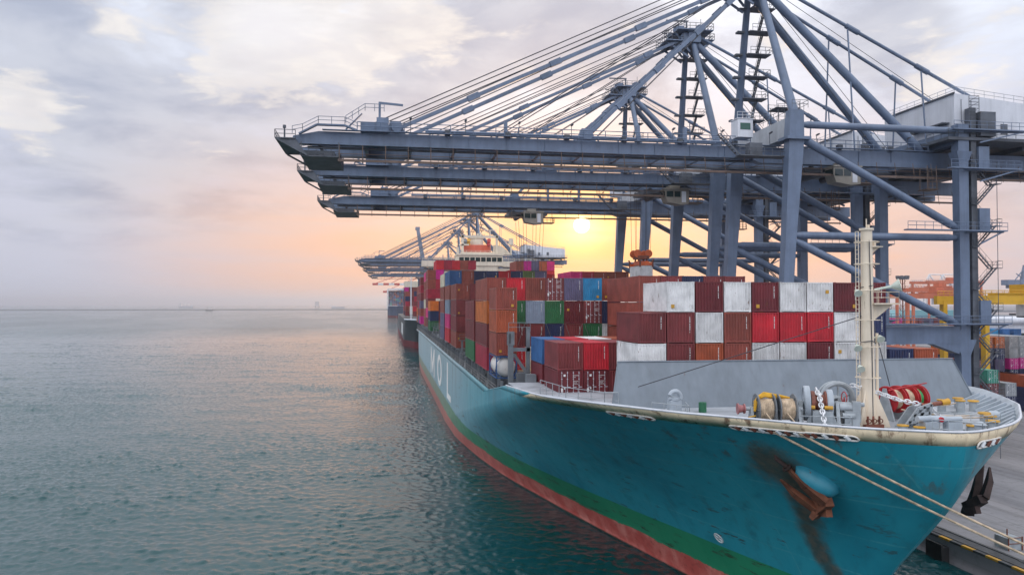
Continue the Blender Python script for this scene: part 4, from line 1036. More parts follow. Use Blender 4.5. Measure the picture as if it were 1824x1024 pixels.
# tank container
tk = thing('tank_container', 'white cylindrical tank in a blue frame at the bottom of the outer stack', 'tank container', (12.3, 86.0, BZ), 0, 'containers stacked on the ship')
m = MB(); secs = []
for s_, rr in ((.22, .25), (.25, .7), (.4, 1.0), (.6, 1.13), (5.4, 1.13), (5.65, 1.0), (5.8, .7), (5.84, .25)): secs.append([(1.22 + rr * math.cos(2 * math.pi * k / 28), s_, 1.3 + rr * math.sin(2 * math.pi * k / 28)) for k in range(28)])
m.loft(secs)
for yy in (1.5, 3.0, 4.5): m.ring((1.22, yy, 1.3), (0, 1, 0), 1.14, .035, 28, 5)
m.build('tank', paint('tank_white', (.70, .66, .62), .4, .07, .12, .8), tk)
m = MB(); Hh = 2.55
for x in (.06, CW - .06):
    for y in (.06, 6.0): m.beam((x, y, 0), (x, y, Hh), .12, .12)
    for z in (.06, Hh - .06): m.beam((x, .06, z), (x, 6.0, z), .11, .11)
    m.beam((x, .06, 1.9), (x, 1.5, .06), .08, .08); m.beam((x, 6.0, 1.9), (x, 4.5, .06), .08, .08)
for y in (.06, 6.0):
    for z in (.06, Hh - .06): m.beam((.06, y, z), (CW - .06, y, z), .11, .11)
    m.beam((.06, y, .7), (.7, y, .06), .09, .09); m.beam((CW - .06, y, .7), (CW - .7, y, .06), .09, .09); m.beam((.06, y, 1.9), (.7, y, Hh), .09, .09); m.beam((CW - .06, y, 1.9), (CW - .7, y, Hh), .09, .09)
m.build('frame', M['frameblue'], tk)

# lashing rods across the wall of boxes, posts and rails along the ship's side
m = MB()
for i in range(1, 6):
    x = 12.3 + i * PIT; z1 = 16.85 + 2 * 2.918
    m.tube((x + .1, 94.28, z1), (x + 1.0, 94.2, z1 - 2.7), .025, n=4); m.tube((x + 2.34, 94.28, z1), (x + 1.45, 94.2, z1 - 2.7), .025, n=4)
m.build('lashing_rods', M['lash'], ship)
sp = MB(); sp.box(-.18, .22, -.14, .14, 0, 2.0); sp.box(-.10, .4, -.5, .5, 1.85, 2.05)
sd = sp.mesh('side_post', M['shipgrey'])
sp2 = MB(); sp2.box(-.12, .12, -.35, .35, 0, 1.5); sp2.box(-.13, -.12, -.12, .12, .1, 1.3); sp2d = sp2.mesh('ventilation_box', M['lightgrey'])
for k in range(78):
    y = 88.2 + k * 3.05
    if y > 322: break
    link('side_post' if k % 3 else 'ventilation_box', sd if k % 3 else sp2d, ship, (12.62 if k % 3 else 13.3, y, 14.62))
m = MB(); m.rail([(12.42, 87.2, 14.65), (12.42, 322, 14.65)], 1.1, 3.05, .035, 3); m.build('side_rail', M['lash'], ship)
for y in (92.9, 107.3, 121.5, 135.2, 150.6, 165.4, 181, 195, 208, 219.4, 233.2):
    m = MB(); h_ = 4.2 if y in (121.5, 135.2, 195, 208, 219.4) else 2.3
    for x in (13.2, 15.7, 18.2):
        m.box(x - .15, x + .15, y - .2, y + .2, 14.5, 14.5 + h_)
    m.box(12.6, 19, y - .4, y + .4, 14.4 + h_, 14.5 + h_); m.rail([(12.7, y - .38, 14.5 + h_), (19, y - .38, 14.5 + h_)], 1.0, 1.6, .03)
    m.beam((13.2, y, 14.6), (15.7, y, 14.4 + h_), .15, .15)
    m.build('lashing_bridge', M['shipgrey'], ship, smooth=False)
# portal at the break of the forecastle: two grey posts, head beam, diagonal
m = MB()
m.box(13.3, 13.85, 83.2, 83.75, 15.5, 20.6); m.box(13.2, 13.95, 83.1, 83.85, 20.6, 22.1); m.box(15.35, 15.75, 83.3, 83.75, 16, 22.6)
m.box(13.8, 15.8, 83.3, 83.7, 19.9, 20.3); m.beam((13.9, 83.5, 19.6), (15.6, 83.5, 17.2), .3, .35); m.rail([(13.3, 83.2, 22.1), (15.75, 83.2, 22.1)], 1.0, 1.2, .03)
m.box(14.1, 15.1, 82.2, 83, 16.3, 17.6); m.box(14.6, 15.6, 79, 80.2, 16.4, 17.7)
m.build('lashing_portal', M['shipgrey'], ship, smooth=False)
m = MB(); m.box(13.38, 13.5, 83.05, 83.1, 20.8, 21.9); m.build('signal_box', M['black'], ship)

# ------------------------------------------------------------------ superstructure
br = MB()
br.box(26.5, 38.6, 266, 279, 14.4, 37.3)                      # tower block ahead of the funnel
br.box(20.0, 44.6, 267, 279, 14.4, 36.5)
br.box(24.3, 40.4, 265.6, 276, 37.3, 41.0)                   # wheelhouse
br.box(24.0, 40.7, 265.2, 276.3, 41.0, 41.5)
br.box(11.9, 24.3, 266.2, 271, 37.0, 39.0); br.box(40.4, 52.7, 266.2, 271, 37.0, 39.0)
br.box(26, 38, 267.5, 274, 41.5, 42.2)
bs = br.build('superstructure', M['bridge'], ship, (0, 0, 1.3), smooth=False)
for k in range(8):
    m = MB(); x = 24.9 + k * 1.93; m.box(x, x + 1.62, 265.54, 265.62, 38.75, 40.25); m.build('bridge_window', M['glass'], bs)
for x in (29.7, 33.5): MB().box(x, x + .75, 265.93, 266.02, 34.1, 35.3).build('cabin_window', M['glass'], bs)
m = MB(); m.rail([(24.1, 265.3, 41.5), (40.6, 265.3, 41.5)], 1.1, 1.6, .05); m.rail([(12, 266.3, 39.0), (24.2, 266.3, 39.0)], .9, 2, .05); m.rail([(40.6, 266.3, 39.0), (52.6, 266.3, 39.0)], .9, 2, .05); m.build('bridge_rail', M['bridge'], bs)
m = MB()
for x in (26.3, 38.6):
    m.box(x - .4, x + .4, 268, 268.8, 41.5, 48.3)
m.box(25.7, 39.2, 268, 268.7, 47.4, 48.2); m.box(25, 28.6, 268, 268.6, 44.6, 45.1); m.prism([(37.5, 41.5), (44.3, 41.5), (40.5, 44.6), (37.5, 45)], 268.9, 270, 'y'); m.box(24.2, 25, 268, 269, 41.5, 44)
m.box(34, 38.5, 268.1, 268.5, 50.0, 50.3); m.tube((36.2, 268.3, 48.2), (36.2, 268.3, 50.1), .2); m.tube((43.8, 268.5, 41.5), (43.8, 268.5, 45), .3); m.tube((43.8, 268.5, 45), (43.8, 268.5, 47.3), .95, .8, 14)
m.build('signal_mast', M['bridge'], bs)
fn = MB(); fn.loft([[(XC + .4 + (rx * math.cos(2 * math.pi * k / 28)), 283 - 1.5 + ry * math.sin(2 * math.pi * k / 28), z) for k in range(28)] for rx, ry, z in ((5.5, 4.2, 30), (5.5, 4.2, 45.3), (5.2, 4.0, 45.6))])
fo = fn.build('funnel', M['funnel'], ship, (0, 0, 1.3))
m = MB(); m.tube((XC + .6, 281, 45.4), (XC + .6, 281, 48.1), 2.5, 2.3, 24); m.tube((XC + .6, 281, 48.1), (XC + .6, 281, 48.6), 2.6, 2.6, 24)
for dx in (-1, .3, 1.4): m.tube((XC + .6 + dx, 281, 48.6), (XC + .6 + dx, 281, 50 + .4 * dx), .4)
m.build('funnel_uptake', M['bridge'], fo)
for dx, mt in ((-3.2, 'yellow'), (-4.6, 'shipgrey'), (4.3, 'redpaint')):
    m = MB(); m.tube((XC + .5 + dx, 279, 45.4), (XC + .5 + dx, 279, 47.0), .8, .55, 12); m.tube((XC + .5 + dx, 279, 47), (XC + .5 + dx, 278.2, 47.4), .6, .75, 12); m.build('ventilator', M[mt], fo)

# mooring ropes from the bow to the quay
def rope(a, b, sag, r, label, group='mooring ropes from the bow'):
    a, b = Vector(a), Vector(b); m = MB()
    m.path([a.lerp(b, t / 24) - Vector((0, 0, sag * 4 * (t / 24) * (1 - t / 24))) for t in range(25)], r, 6)
    tag(m.build('mooring_rope', M['rope']), label, 'rope', group)
rope((23.75, 44.1, 17.25), (57.2, 25.5, 2.6), 1.15, .075, 'tan mooring rope running from the long bow fairlead, lower of the pair')
rope((24.75, 42.85, 17.33), (57.3, 24.9, 2.6), 1.0, .075, 'tan mooring rope running from the long bow fairlead, upper of the pair')

# ------------------------------------------------------------------ ship-to-shore gantry cranes
def P(x, y, z): return (x * K, y * K, 25.2 + (z - 24.4) * K)
SX, LX = 0.0, 27.5
def crane_master():
    root = thing('gantry_crane', 'x', 'crane', (0, 0, 0), 0, 'ship-to-shore cranes along the quay')
    g, dk = M['crane'], M['crane_dark']
    AP = 73.4
    for sy in (-1, 1):
        y = 9 * sy
        m = MB(); m.beam(P(-1.55, y, 3.5), P(.35, y, 33), 1.45, 1.3, 1.5, 1.65, up=(1, 0, 0)); m.beam(P(.35, y, 33), P(1.3, y, 47), 1.5, 1.65, 1.6, 2.3, up=(1, 0, 0)); m.beam(P(1.3, y, 47), P(1.45, y, 51.5), 1.6, 2.4, 1.6, 2.0, up=(1, 0, 0))
        m.box(*(P(-.4, 0, 0)[0], P(3.2, 0, 0)[0]), P(0, y - 1.3, 0)[1], P(0, y + 1.3, 0)[1], P(0, 0, 47.3)[2], P(0, 0, 47.7)[2])
        m.build('seaside_leg', g, root)
        m = MB(); m.beam(P(LX, y, 3.5), P(LX, y, 17), 1.5, 1.6, up=(1, 0, 0)); m.beam(P(LX, y, 17), P(LX, y, 19.2), 1.5, 1.6, 1.5, 3.6, up=(1, 0, 0)); m.beam(P(LX, y, 19.2), P(LX, y, 45), 1.45, 1.6, up=(1, 0, 0)); m.beam(P(LX, y, 45), P(LX, y, 46.5), 1.45, 1.6, 1.9, 2.6, up=(1, 0, 0)); m.beam(P(LX, y, 46.5), P(LX, y, 50.5), 1.5, 1.8, up=(1, 0, 0))
        m.build('landside_leg', g, root)
        # portal beam, tubes and diagonals of this side frame
        m = MB(); m.beam(P(-.6, y, 19.9), P(LX - 1, y, 19.9), 1.8, 2.6); m.beam(P(19, y, 20.2), P(LX - .9, y, 18.9), 1.7, 1.0, 1.7, 3.6); m.build('portal_beam', g, root)
        def tb(nm, a, b, r):
            m = MB(); A, Bv = Vector(a), Vector(b); d_ = (Bv - A).normalized()
            m.tube(A + d_ * 1.5, Bv - d_ * 1.5, r, n=18); m.tube(A, A + d_ * 1.6, r * .55, r, 18); m.tube(Bv - d_ * 1.6, Bv, r, r * .6, 18); m.build(nm, g, root)
        tb('upper_tie', P(2.0, y, 49.6), P(LX - .6, y, 49.6), .52)
        tb('lower_tie', P(.9, y, 34), P(LX - .6, y, 34), .54)
        tb('brace', P(1.8, y, 48), P(LX - .3, y, 35.2), .6)
        tb('brace', P(.9, y, 33.4), P(LX - .6, y, 21.4), .58)
        # A-frame over the sea legs, back stays
        m = MB(); m.tube(P(1.4, y, 51), P(-.1, 1.3 * sy, AP), .68, .5, 18); m.build('mast_leg', g, root)
        tb('back_stay', P(.1, 1.5 * sy, AP - 1), P(25.2, 4 * sy, 47.4), .64)
        m = MB(); m.tube(P(.3, 1.9 * sy, AP), P(52, 4 * sy, 47.6), .27, n=10)
        for t in (.28, .5, .78): a = Vector(P(.3, 1.9 * sy, AP)).lerp(Vector(P(52, 4 * sy, 47.6)), t); d_ = (Vector(P(52, 4 * sy, 47.6)) - a).normalized(); m.tube(a - d_ * 1.2, a + d_ * 1.2, .42, n=10)
        m.build('rear_stay', g, root)
        for px_ in (14, 26):
            t = (px_ - .3) / 51.7; zz = AP + (47.6 - AP) * t
            m = MB(); m.tube(P(px_, 4 * sy, 47.2), P(px_, lerp(t, 1.9, 4) * sy, zz), .13, n=8); m.build('stay_post', g, root)
        # fore stays: flat bars with pinned joints
        for x0 in (-54, -27.5):
            m = MB(); a, b = Vector(P(x0, 4 * sy, 47.9)), Vector(P(-.8, 1.9 * sy, AP - .3)); d_ = (b - a).normalized()
            m.beam(a, b, .32, .52)
            for t in (.2, .42, .66, .85): c = a.lerp(b, t); m.beam(c - d_ * .9, c + d_ * .9, .6, .82)
            m.build('fore_stay', g, root)
            m = MB(); c = a; m.prism([(c.x - 1.6, c.z - 1.2), (c.x + 1.6, c.z - 1.2), (c.x + .7, c.z + 1.1), (c.x - .7, c.z + 1.1)], c.y - .5, c.y + .5, 'y'); m.tube((c.x + .2, c.y - .7, c.z + .2), (c.x + .2, c.y + .7, c.z + .2), .75, n=16); m.build('stay_bracket', g, root)
        # boom and rear girder of this side
        m = MB(); m.prism([P(-64, 0, 47.2)[::2], P(-67.3, 0, 46.5)[::2], P(-67.5, 0, 45.7)[::2], P(-66.4, 0, 45.5)[::2], P(-2.8, 0, 45.5)[::2], P(-2.8, 0, 47.2)[::2]], P(0, 4 * sy - .65, 0)[1], P(0, 4 * sy + .65, 0)[1], 'y')
        for k in range(5): x = -60 + k * 13; m.box(P(x, 0, 0)[0] - .05, P(x, 0, 0)[0] + .05, P(0, 4 * sy - .72, 0)[1], P(0, 4 * sy - .64, 0)[1], P(0, 0, 45.4)[2], P(0, 0, 47.1)[2])
        m.build('boom_girder', g, root)
        m = MB(); m.prism([P(-2.6, 0, 47.2)[::2], P(-2.6, 0, 45.3)[::2], P(-1.5, 0, 44.9)[::2], P(53, 0, 44.9)[::2], P(53, 0, 47.2)[::2]], P(0, 4 * sy - .65, 0)[1], P(0, 4 * sy + .65, 0)[1], 'y'); m.build('rear_girder', g, root)
        m = MB(); m.box(P(-65.6, 0, 0)[0], P(52, 0, 0)[0], P(0, 4 * sy - 1.0 * sy - .25, 0)[1], P(0, 4 * sy - 1.0 * sy + .25, 0)[1], P(0, 0, 45.2)[2], P(0, 0, 45.48)[2]); m.build('trolley_rail', dk, root)
    # beams across
    def xb(nm, x, z, w_, h_, mat=g, ya=-9, yb=9):
        m = MB(); m.beam(P(x, ya, z), P(x, yb, z), w_, h_); m.build(nm, mat, root)
    xb('sill_beam', -1.6, 4.4, 1.5, 2.0); xb('sill_beam', LX, 4.4, 1.5, 2.0)
    xb('portal_cross_beam', -.6, 19.9, 1.7, 2.5); xb('portal_cross_beam', LX, 19.9, 1.7, 2.5)
    xb('top_cross_beam', 1.4, 49.2, 2.0, 2.9, M['crane_beam']); xb('top_cross_beam', LX, 48.7, 1.9, 2.2)
    tie = MB(); tie.box(-.22, .22, P(0, -3.3, 0)[1], P(0, 3.3, 0)[1], P(0, 0, 45.6)[2], P(0, 0, 46.6)[2]); td = tie.mesh('girder_tie', g, False)
    for x in [-64 + k * 6.05 for k in range(11)] + [1 + k * 6 for k in range(9)]: link('girder_tie', td, root, (x * K, 0, 0))
    for sx in (-1.6, LX):
        for sy in (-1, 1):
            m = MB()
            for k in range(4):
                x, y, z = P(sx, sy * 9 + (k - 1.5) * 1.7, 2.2); m.tube((x - .25, y, QZ + .36), (x + .25, y, QZ + .36), .34, n=16)
            x, y, z = P(sx, sy * 9, 3); m.box(x - .45, x + .45, y - 3.6, y + 3.6, QZ + .5, QZ + 1.3); m.prism([(y - 2.5, QZ + 1.3), (y + 2.5, QZ + 1.3), (y + .7, QZ + 2.6), (y - .7, QZ + 2.6)], x - .5, x + .5, 'x'); m.build('bogie', M['yellow'] if sx < 0 else dk, root)
    # head of the A-frame
    m = MB(); x, y, z = P(-.1, 0, AP); m.box(x - 1.2, x + 1.2, y - 2.8, y + 2.8, z - 1.6, z + 1.0); m.box(x - 3.6, x + 3.4, y - 3.6, y + 3.6, z + .4, z + .58); m.box(x - 5.6, x - 2.2, y - 2.8, y + 2.8, z - 1.5, z - 1.32); m.box(x + 1.2, x + 4.2, y - 2.2, y + 2.2, z - .9, z - .75)
    for dy in (-2.2, 2.2): m.tube((x - 1.6, y + dy - .3, z - .8), (x - 1.6, y + dy + .3, z - .8), 1.05, n=18); m.tube((x + 1.2, y + dy - .25, z + 1.1), (x + 1.2, y + dy + .25, z + 1.1), .8, n=18); m.tube((x - 3.2, y + dy * .7 - .2, z + .9), (x - 3.2, y + dy * .7 + .2, z + .9), .6, n=16)
    for dy in (-1.8, 1.8): m.beam((x - 3.6, y + dy, z + .4), (x - .6, y + dy, z - 3.2), .24, .34); m.beam((x - 5.2, y + dy, z - 1.5), (x - .8, y + dy, z - 4.2), .24, .34); m.beam((x + 4, y + dy, z - .8), (x + .6, y + dy, z - 3.4), .2, .3)
    m.box(x - 2.6, x - 1.4, y - 1, y + 1, z + .58, z + 2.0); m.build('mast_head', g, root)
    m = MB(); m.rail([(x - 3.6, y - 3.6, z + .58), (x + 3.4, y - 3.6, z + .58), (x + 3.4, y + 3.6, z + .58), (x - 3.6, y + 3.6, z + .58), (x - 3.6, y - 3.6, z + .58)], 1.15, 1.2, .05)
    m.rail([(x - 2.2, y - 2.8, z - 1.32), (x - 5.6, y - 2.8, z - 1.32), (x - 5.6, y + 2.8, z - 1.32), (x - 2.2, y + 2.8, z - 1.32)], 1.15, 1.2, .05); m.rail([(x + 1.2, y - 2.2, z - .75), (x + 4.2, y - 2.2, z - .75), (x + 4.2, y + 2.2, z - .75)], 1.1, 1.2, .05)
    m.tube((x - .5, y, z + 1), (x - .5, y, z + 3.4), .17, n=6); m.beam((x - .3, y, z + 3.3), (x - 4.6, y, z + 3.2), .22, .26); m.tube((x + 2.4, y, z + .4), (x + 2.4, y, z + 3.9), .05, n=5); m.tube((x - 5.4, y - 2.6, z - .3), (x - 6.4, y - 2.6, z - .3), .12, n=6); m.build('head_rail', dk, root)
    # hoist and boom ropes
    m = MB()
    for x0, y0, z0, y1, dz in ((-57, -4.5, 48.5, -2.5, 2.6), (-56, -3.9, 48.5, -2.0, 1.7), (-55, -3.4, 48.4, -1.6, .9), (-57, 3.6, 48.6, 1.6, 2.2), (-55, 4.4, 48.3, 2.3, 1.2), (-41, -2.0, 47.6, -.8, .4), (-41, 2.0, 47.6, .8, .4)): m.tube(P(x0, y0, z0), P(-1.2, y1, AP + dz - .3), .075, n=4)
    for x0 in (-26, 22): m.tube(P(x0, 1.2, 47.6), P(-.3, .8, AP), .05, n=4); m.tube(P(x0, -1.2, 47.6), P(-.3, -.8, AP), .05, n=4)
    m.tube(P(36, -2, 52), P(.5, -.6, AP), .05, n=4)
    m.build('hoist_rope', M['wire'], root)
    # walkway on top of the girders, boom tip platforms
    m = MB(); zt = 47.25
    for ys in (-5.3, 5.3):
        m.box(P(-63.5, 0, 0)[0], P(26, 0, 0)[0], P(0, ys - .35, 0)[1], P(0, ys + .35, 0)[1], P(0, 0, 47.22)[2], P(0, 0, 47.3)[2])
        m.rail([P(-59, ys - .3, 47.3), P(-3.5, ys - .3, 47.3)], 1.15, 3.2, .06); m.rail([P(2.5, ys - .3, 47.3), P(25, ys - .3, 47.3)], 1.15, 2.4, .06)
        m.rail([P(-59, ys - .3, 47.3), P(-60.6, ys - .3, 48.0), P(-64, ys - .3, 48.0), P(-66, ys - .3, 46.9), P(-67.3, ys - .3, 46.6)], 1.0, 1.7, .04)
        m.beam(P(-60.6, ys, 47.9), P(-64.2, ys, 47.9), .7, .2); m.beam(P(-64.2, ys, 47.9), P(-66.5, ys, 46.6), .7, .2); m.beam(P(-59, ys, 47.3), P(-60.6, ys, 47.9), .7, .2)
    m.build('walkway', g, root, smooth=False)
    m = MB(); m.tube(P(-50, -4.4, 47.75), P(-5, -4.4, 47.75), .22, n=8)
    for k in range(16): x = -49 + k * 2.9; m.box(P(x, 0, 0)[0] - .07, P(x, 0, 0)[0] + .07, P(0, -4.6, 0)[1], P(0, -4.2, 0)[1], P(0, 0, 47.2)[2], P(0, 0, 47.8)[2])
    m.build('pipe_run', g, root)
    m = MB(); m.tube((0, 0, 0), (0, 0, 1.9), .05, n=5); m.beam((0, 0, 1.9), (0, -.7, 2.0), .3, .14); wl = m.mesh('walkway_light', dk)
    jb = MB().box(-.4, .4, -.3, .3, 0, .7).mesh('junction_box', dk, False)
    for k in range(12): link('walkway_light', wl, root, P(-52 + k * 7.4, -5.0, 47.3))
    for k in range(9): link('junction_box', jb, root, P(-47 + k * 8.3, -4.6, 47.25))
    m = MB()
    for k in range(16): xx, yy, zz = P(-60 + k * 5.3, -4 - .72, 46.4); m.box(xx - .04, xx + .04, yy - .06, yy + .02, zz - .9, zz + .7)
    m.build('girder_stiffener', g, root)
    for px_ in (-39, -20, -13):
        m = MB(); m.box(*[c for a, b in ((P(px_ - .22, 0, 0)[0], P(px_ + .22, 0, 0)[0]), (P(0, -4.8, 0)[1], P(0, -4.2, 0)[1])) for c in (a, b)], P(0, 0, 47.2)[2], P(0, 0, 49.6)[2]); m.build('boom_latch_post', g, root)
    m = MB(); m.box(*[c for a, b in ((P(-58.6, 0, 0)[0], P(-55, 0, 0)[0]), (P(0, -5, 0)[1], P(0, 5, 0)[1])) for c in (a, b)], P(0, 0, 47.2)[2], P(0, 0, 48.6)[2])
    m.box(*[c for a, b in ((P(-56.5, 0, 0)[0], P(-54.9, 0, 0)[0]), (P(0, -5.2, 0)[1], P(0, -4.0, 0)[1])) for c in (a, b)], P(0, 0, 47.2)[2], P(0, 0, 49.2)[2])
    m.tube(P(-56.1, -4.6, 49.2), P(-56.1, -4.6, 51.4), .16, n=8); m.beam(P(-56.2, -4.6, 51.3), P(-53.0, -4.6, 51.1), .22, .28); m.tube(P(-53.8, -4.9, 48.1), P(-53.8, -4.0, 48.1), .75, n=16)
    m.rail([P(-60.5, -5.2, 48.3), P(-58, -5.2, 50), P(-55.5, -5.2, 50)], 1.0, 1.2, .04); m.beam(P(-60.5, -5.2, 47.4), P(-58.4, -5.2, 49.6), .5, .12)
    m.build('sheave_house', g, root)
    m = MB()
    x0, x1 = P(-69.5, 0, 0)[0], P(-66.9, 0, 0)[0]; ya, yb = P(0, -5.6, 0)[1], P(0, 5.6, 0)[1]; zb = P(0, 0, 45.9)[2]
    m.box(x0, x1, ya, yb, zb, zb + .15); m.rail([(x1, ya, zb + .1), (x0, ya, zb + .1), (x0, yb, zb + .1), (x1, yb, zb + .1)], 1.1, 1.2, .045); m.beam((x0 + .2, ya, zb), (x1 + 1.6, ya, zb - 2.2), .3, .25); m.beam((x0 + .2, yb, zb), (x1 + 1.6, yb, zb - 2.2), .3, .25)
    m.prism([(x0, zb), (x1, zb), (x1 + 1.7, zb - 2.4)], ya + .2, ya + .4, 'y'); m.tube((x0 + 1.2, ya + .5, zb), (x0 + 1.2, ya + .5, zb + 1.7), .1, n=6); m.tube((x0 + 1.2, ya + .5, zb + 1.5), (x0 + 1.2, ya + .5, zb + 1.9), .22, n=8)
    xa, xb_ = P(-66.2, 0, 0)[0], P(-61.4, 0, 0)[0]; zc_ = P(0, 0, 43.7)[2]
    m.box(xa, xb_, ya + .3, yb - .3, zc_, zc_ + .12); m.rail([(xa, ya + .3, zc_), (xb_, ya + .3, zc_), (xb_, yb - .3, zc_), (xa, yb - .3, zc_), (xa, ya + .3, zc_)], 1.15, 1.1, .05, 3)
    for xx in (xa, xb_):
        for yy in (ya + .3, yb - .3): m.tube((xx, yy, zc_), (xx, yy, zc_ + 2), .07, n=5)
    m.box(xa + .2, xb_ - .6, ya + .8, yb - .8, zc_ + .12, zc_ + .9)
    m.build('boom_tip_platform', dk, root, smooth=False)
    # cable rail hung under the near girder
    m = MB(); zr = 43.25; m.beam(P(-61.5, -5.6, zr), P(50, -5.6, zr), .16, .34)
    for k in range(38): x = -61.3 + k * 3.0; m.tube(P(x, -5.6, zr - .35), P(x, -5.2, 45.4), .06, n=4)
    m.tube(P(-61.5, -5.9, zr + .8), P(50, -5.9, zr + .8), .04, n=4)
    m.build('cable_rail', M['crane_rail'], root)
    # hinge cabin and gantry over the sea legs
    m = MB(); x, y, z = P(-4.6, -5.2, 48.2); m.box(x - 1.2, x + 1.2, y - 1.1, y + 1.1, z, z + 2.7); m.box(x - 1.3, x + 1.3, y - 1.2, y + 1.2, z + 2.7, z + 2.82); m.rail([(x - 1.3, y - 1.2, z + 2.8), (x + 1.3, y - 1.2, z + 2.8), (x + 1.3, y + 1.2, z + 2.8)], .9, 1, .035); cbn = m.build('hinge_cabin', M['crane_white'], root, smooth=False)
    MB().box(x - .8, x + .8, y - 1.14, y - 1.08, z + 1.1, z + 2.1).build('cabin_window', M['greenglass'], cbn)
    m = MB(); x, y, z = P(-.5, -7.6, 47.2); m.box(x - 6.2, x + 1.2, y - 1, y + 1, z - 2.2, z - 2.05); m.rail([(x - 6.2, y - 1, z - 2.05), (x + 1.2, y - 1, z - 2.05)], 1.1, 1.2, .04); m.stair(x - 9.2, x - 6.2, y - .3, z + .9, z - 2.1, .8); m.box(x - 4.6, x - 2.6, y - .6, y + .8, z - 2.05, z - .2)
    m.rail([P(.2, -8.5, 50.8), P(.2, 8.5, 50.8)], 1.1, 1.6, .04); m.rail([P(.4, -10.2, 51.7), P(2.8, -10.2, 51.7), P(2.8, -8, 51.7)], 1.1, 1.0, .04); m.build('hinge_gangway', dk, root, smooth=False)
    # zig-zag stair up the far mast leg
    m = MB(); n_ = 7
    for k in range(n_):
        t0, t1 = k / n_, (k + 1) / n_; a, b = Vector(P(1.4, 9, 51)).lerp(Vector(P(-.1, 1.3, AP)), t0), Vector(P(1.4, 9, 51)).lerp(Vector(P(-.1, 1.3, AP)), t1)
        if k < n_ - 0: m.stair(a.x + 2.2, b.x + 3.4, a.y - .3, a.z, b.z, .7)
        m.box(b.x - 1.5, b.x - .3, b.y - .5, b.y + .4, b.z - .3, b.z); m.box(b.x + .3, b.x + 4.4, b.y - 1.1, b.y + .9, b.z - .16, b.z); m.rail([(b.x + .8, b.y - 1.1, b.z), (b.x + 4.6, b.y - 1.1, b.z), (b.x + 4.6, b.y + .9, b.z)], 1.1, 1.2, .04)
    m.build('mast_stair', dk, root, smooth=False)
    # scaffold tower beside the near mast leg
    m = MB(); x, y, z = P(7, 4, 47.4)
    for dx in (-1.6, 1.6):
        for dy in (-1.2, 1.2): m.tube((x + dx, y + dy, z), (x + dx, y + dy, z + 8.6), .07, n=5)
    for h_ in (2.8, 5.4, 8.0): m.box(x - 2, x + 2, y - 1.5, y + 1.5, z + h_, z + h_ + .14); m.rail([(x - 2, y - 1.5, z + h_ + .1), (x + 2, y - 1.5, z + h_ + .1), (x + 2, y + 1.5, z + h_ + .1), (x - 2, y + 1.5, z + h_ + .1)], 1.1, 1.3, .035)
    m.build('boom_hoist_frame', dk, root, smooth=False)
    # machinery house
    m = MB(); xa, xe = P(27.3, 0, 0)[0], P(51, 0, 0)[0]; ya, yb = P(0, -8.2, 0)[1], P(0, 7.6, 0)[1]; zb, z1, z2 = P(0, 0, 48.6)[2], P(0, 0, 55.4)[2], P(0, 0, 53.2)[2]
    m.prism([(xa, zb), (xe, zb), (xe, z2), (xa, z1)], ya, yb, 'y'); h_ = m.build('machinery_house', M['crane_white'], root, smooth=False)
    m = MB(); m.box(xa - .25, xa - .02, ya - .2, yb + .2, z1 - .1, z1 + .12); m.box(xa - 1.2, xa - .02, ya + 1, ya + 9, zb + 2.6, zb + 2.8); m.build('eave', dk, h_, smooth=False)
    m = MB(); m.rail([(xa + .2, yb - .2, z1), (xa + .2, ya + .2, z1), (xe - .2, ya + .2, z2), (xe - .2, yb - .2, z2)], 1.1, 1.7, .04); m.build('roof_rail', M['crane_beam'], h_)
    m = MB(); m.box(xa + 8, xa + 9.2, ya - .06, ya - .01, zb + 1.0, zb + 2.6); m.box(xa + 13.2, xa + 14.6, ya - .06, ya - .01, zb + 1, zb + 2.8); m.build('house_door', dk, h_, smooth=False)
    m = MB(); m.box(xa - 2.5, xe + 1, ya - 1.8, yb + .6, zb - .5, zb - .05); m.rail([(xa - 2.4, ya + 3, zb), (xa - 2.4, ya - 1.7, zb), (xe + .9, ya - 1.7, zb)], 1.1, 1.6, .04)
    for k in range(4): m.beam((xa + 1 + 6 * k, ya + 1, zb - .5), (xa + 1 + 6 * k, yb - 1, zb - .5), .5, 1.3)
    m.build('house_platform', dk, root, smooth=False)
    # elevator shaft, stair tower and platforms at the land leg
    x, y, z = P(LX + 1.7, -9, 0); m = MB(); m.box(x - .4, x + .5, y - .6, y + .6, QZ, P(0, 0, 53)[2])
    zz = QZ
    while zz < P(0, 0, 54)[2] - 2:
        m.box(x - .46, x + .56, y - .66, y + .66, zz, zz + .12); zz += 1.6
    m.build('elevator_shaft', dk, root, smooth=False)
    m = MB(); x2 = P(LX + 1.7, 0, 0)[0]; za, zb2 = P(0, 0, 53)[2], P(0, 0, 56)[2]
    for dx in (-.8, .9):
        for dy in (-.8, .8): m.tube((x + dx, y + dy, za - 2), (x + dx, y + dy, za + 1.6), .06, n=4)
    for k in range(4): m.rail([(x - .8, y - .8, za - 2 + k * .95), (x + .9, y - .8, za - 2 + k * .95)], .9, 1.7, .04); m.beam((x - .8, y - .8, za - 2 + k * .95), (x + .9, y - .8, za - 1.05 + k * .95), .06, .06)
    m.box(x + .8, x + 3.4, y - 1.2, y + 1.2, za - 4.4, za - .7); m.build('elevator_head', dk, root, smooth=False)
    m = MB(); m.zigzag(P(29.6, 0, 0)[0], P(32.6, 0, 0)[0], P(0, -9, 0)[1], QZ + .05, P(0, 0, 45)[2], 3.3)
    for dx in (29.5, 32.8): m.tube(P(dx, -9.8, 2), P(dx, -9.8, 45), .06, n=4)
    m.build('stair_tower', dk, root, smooth=False)
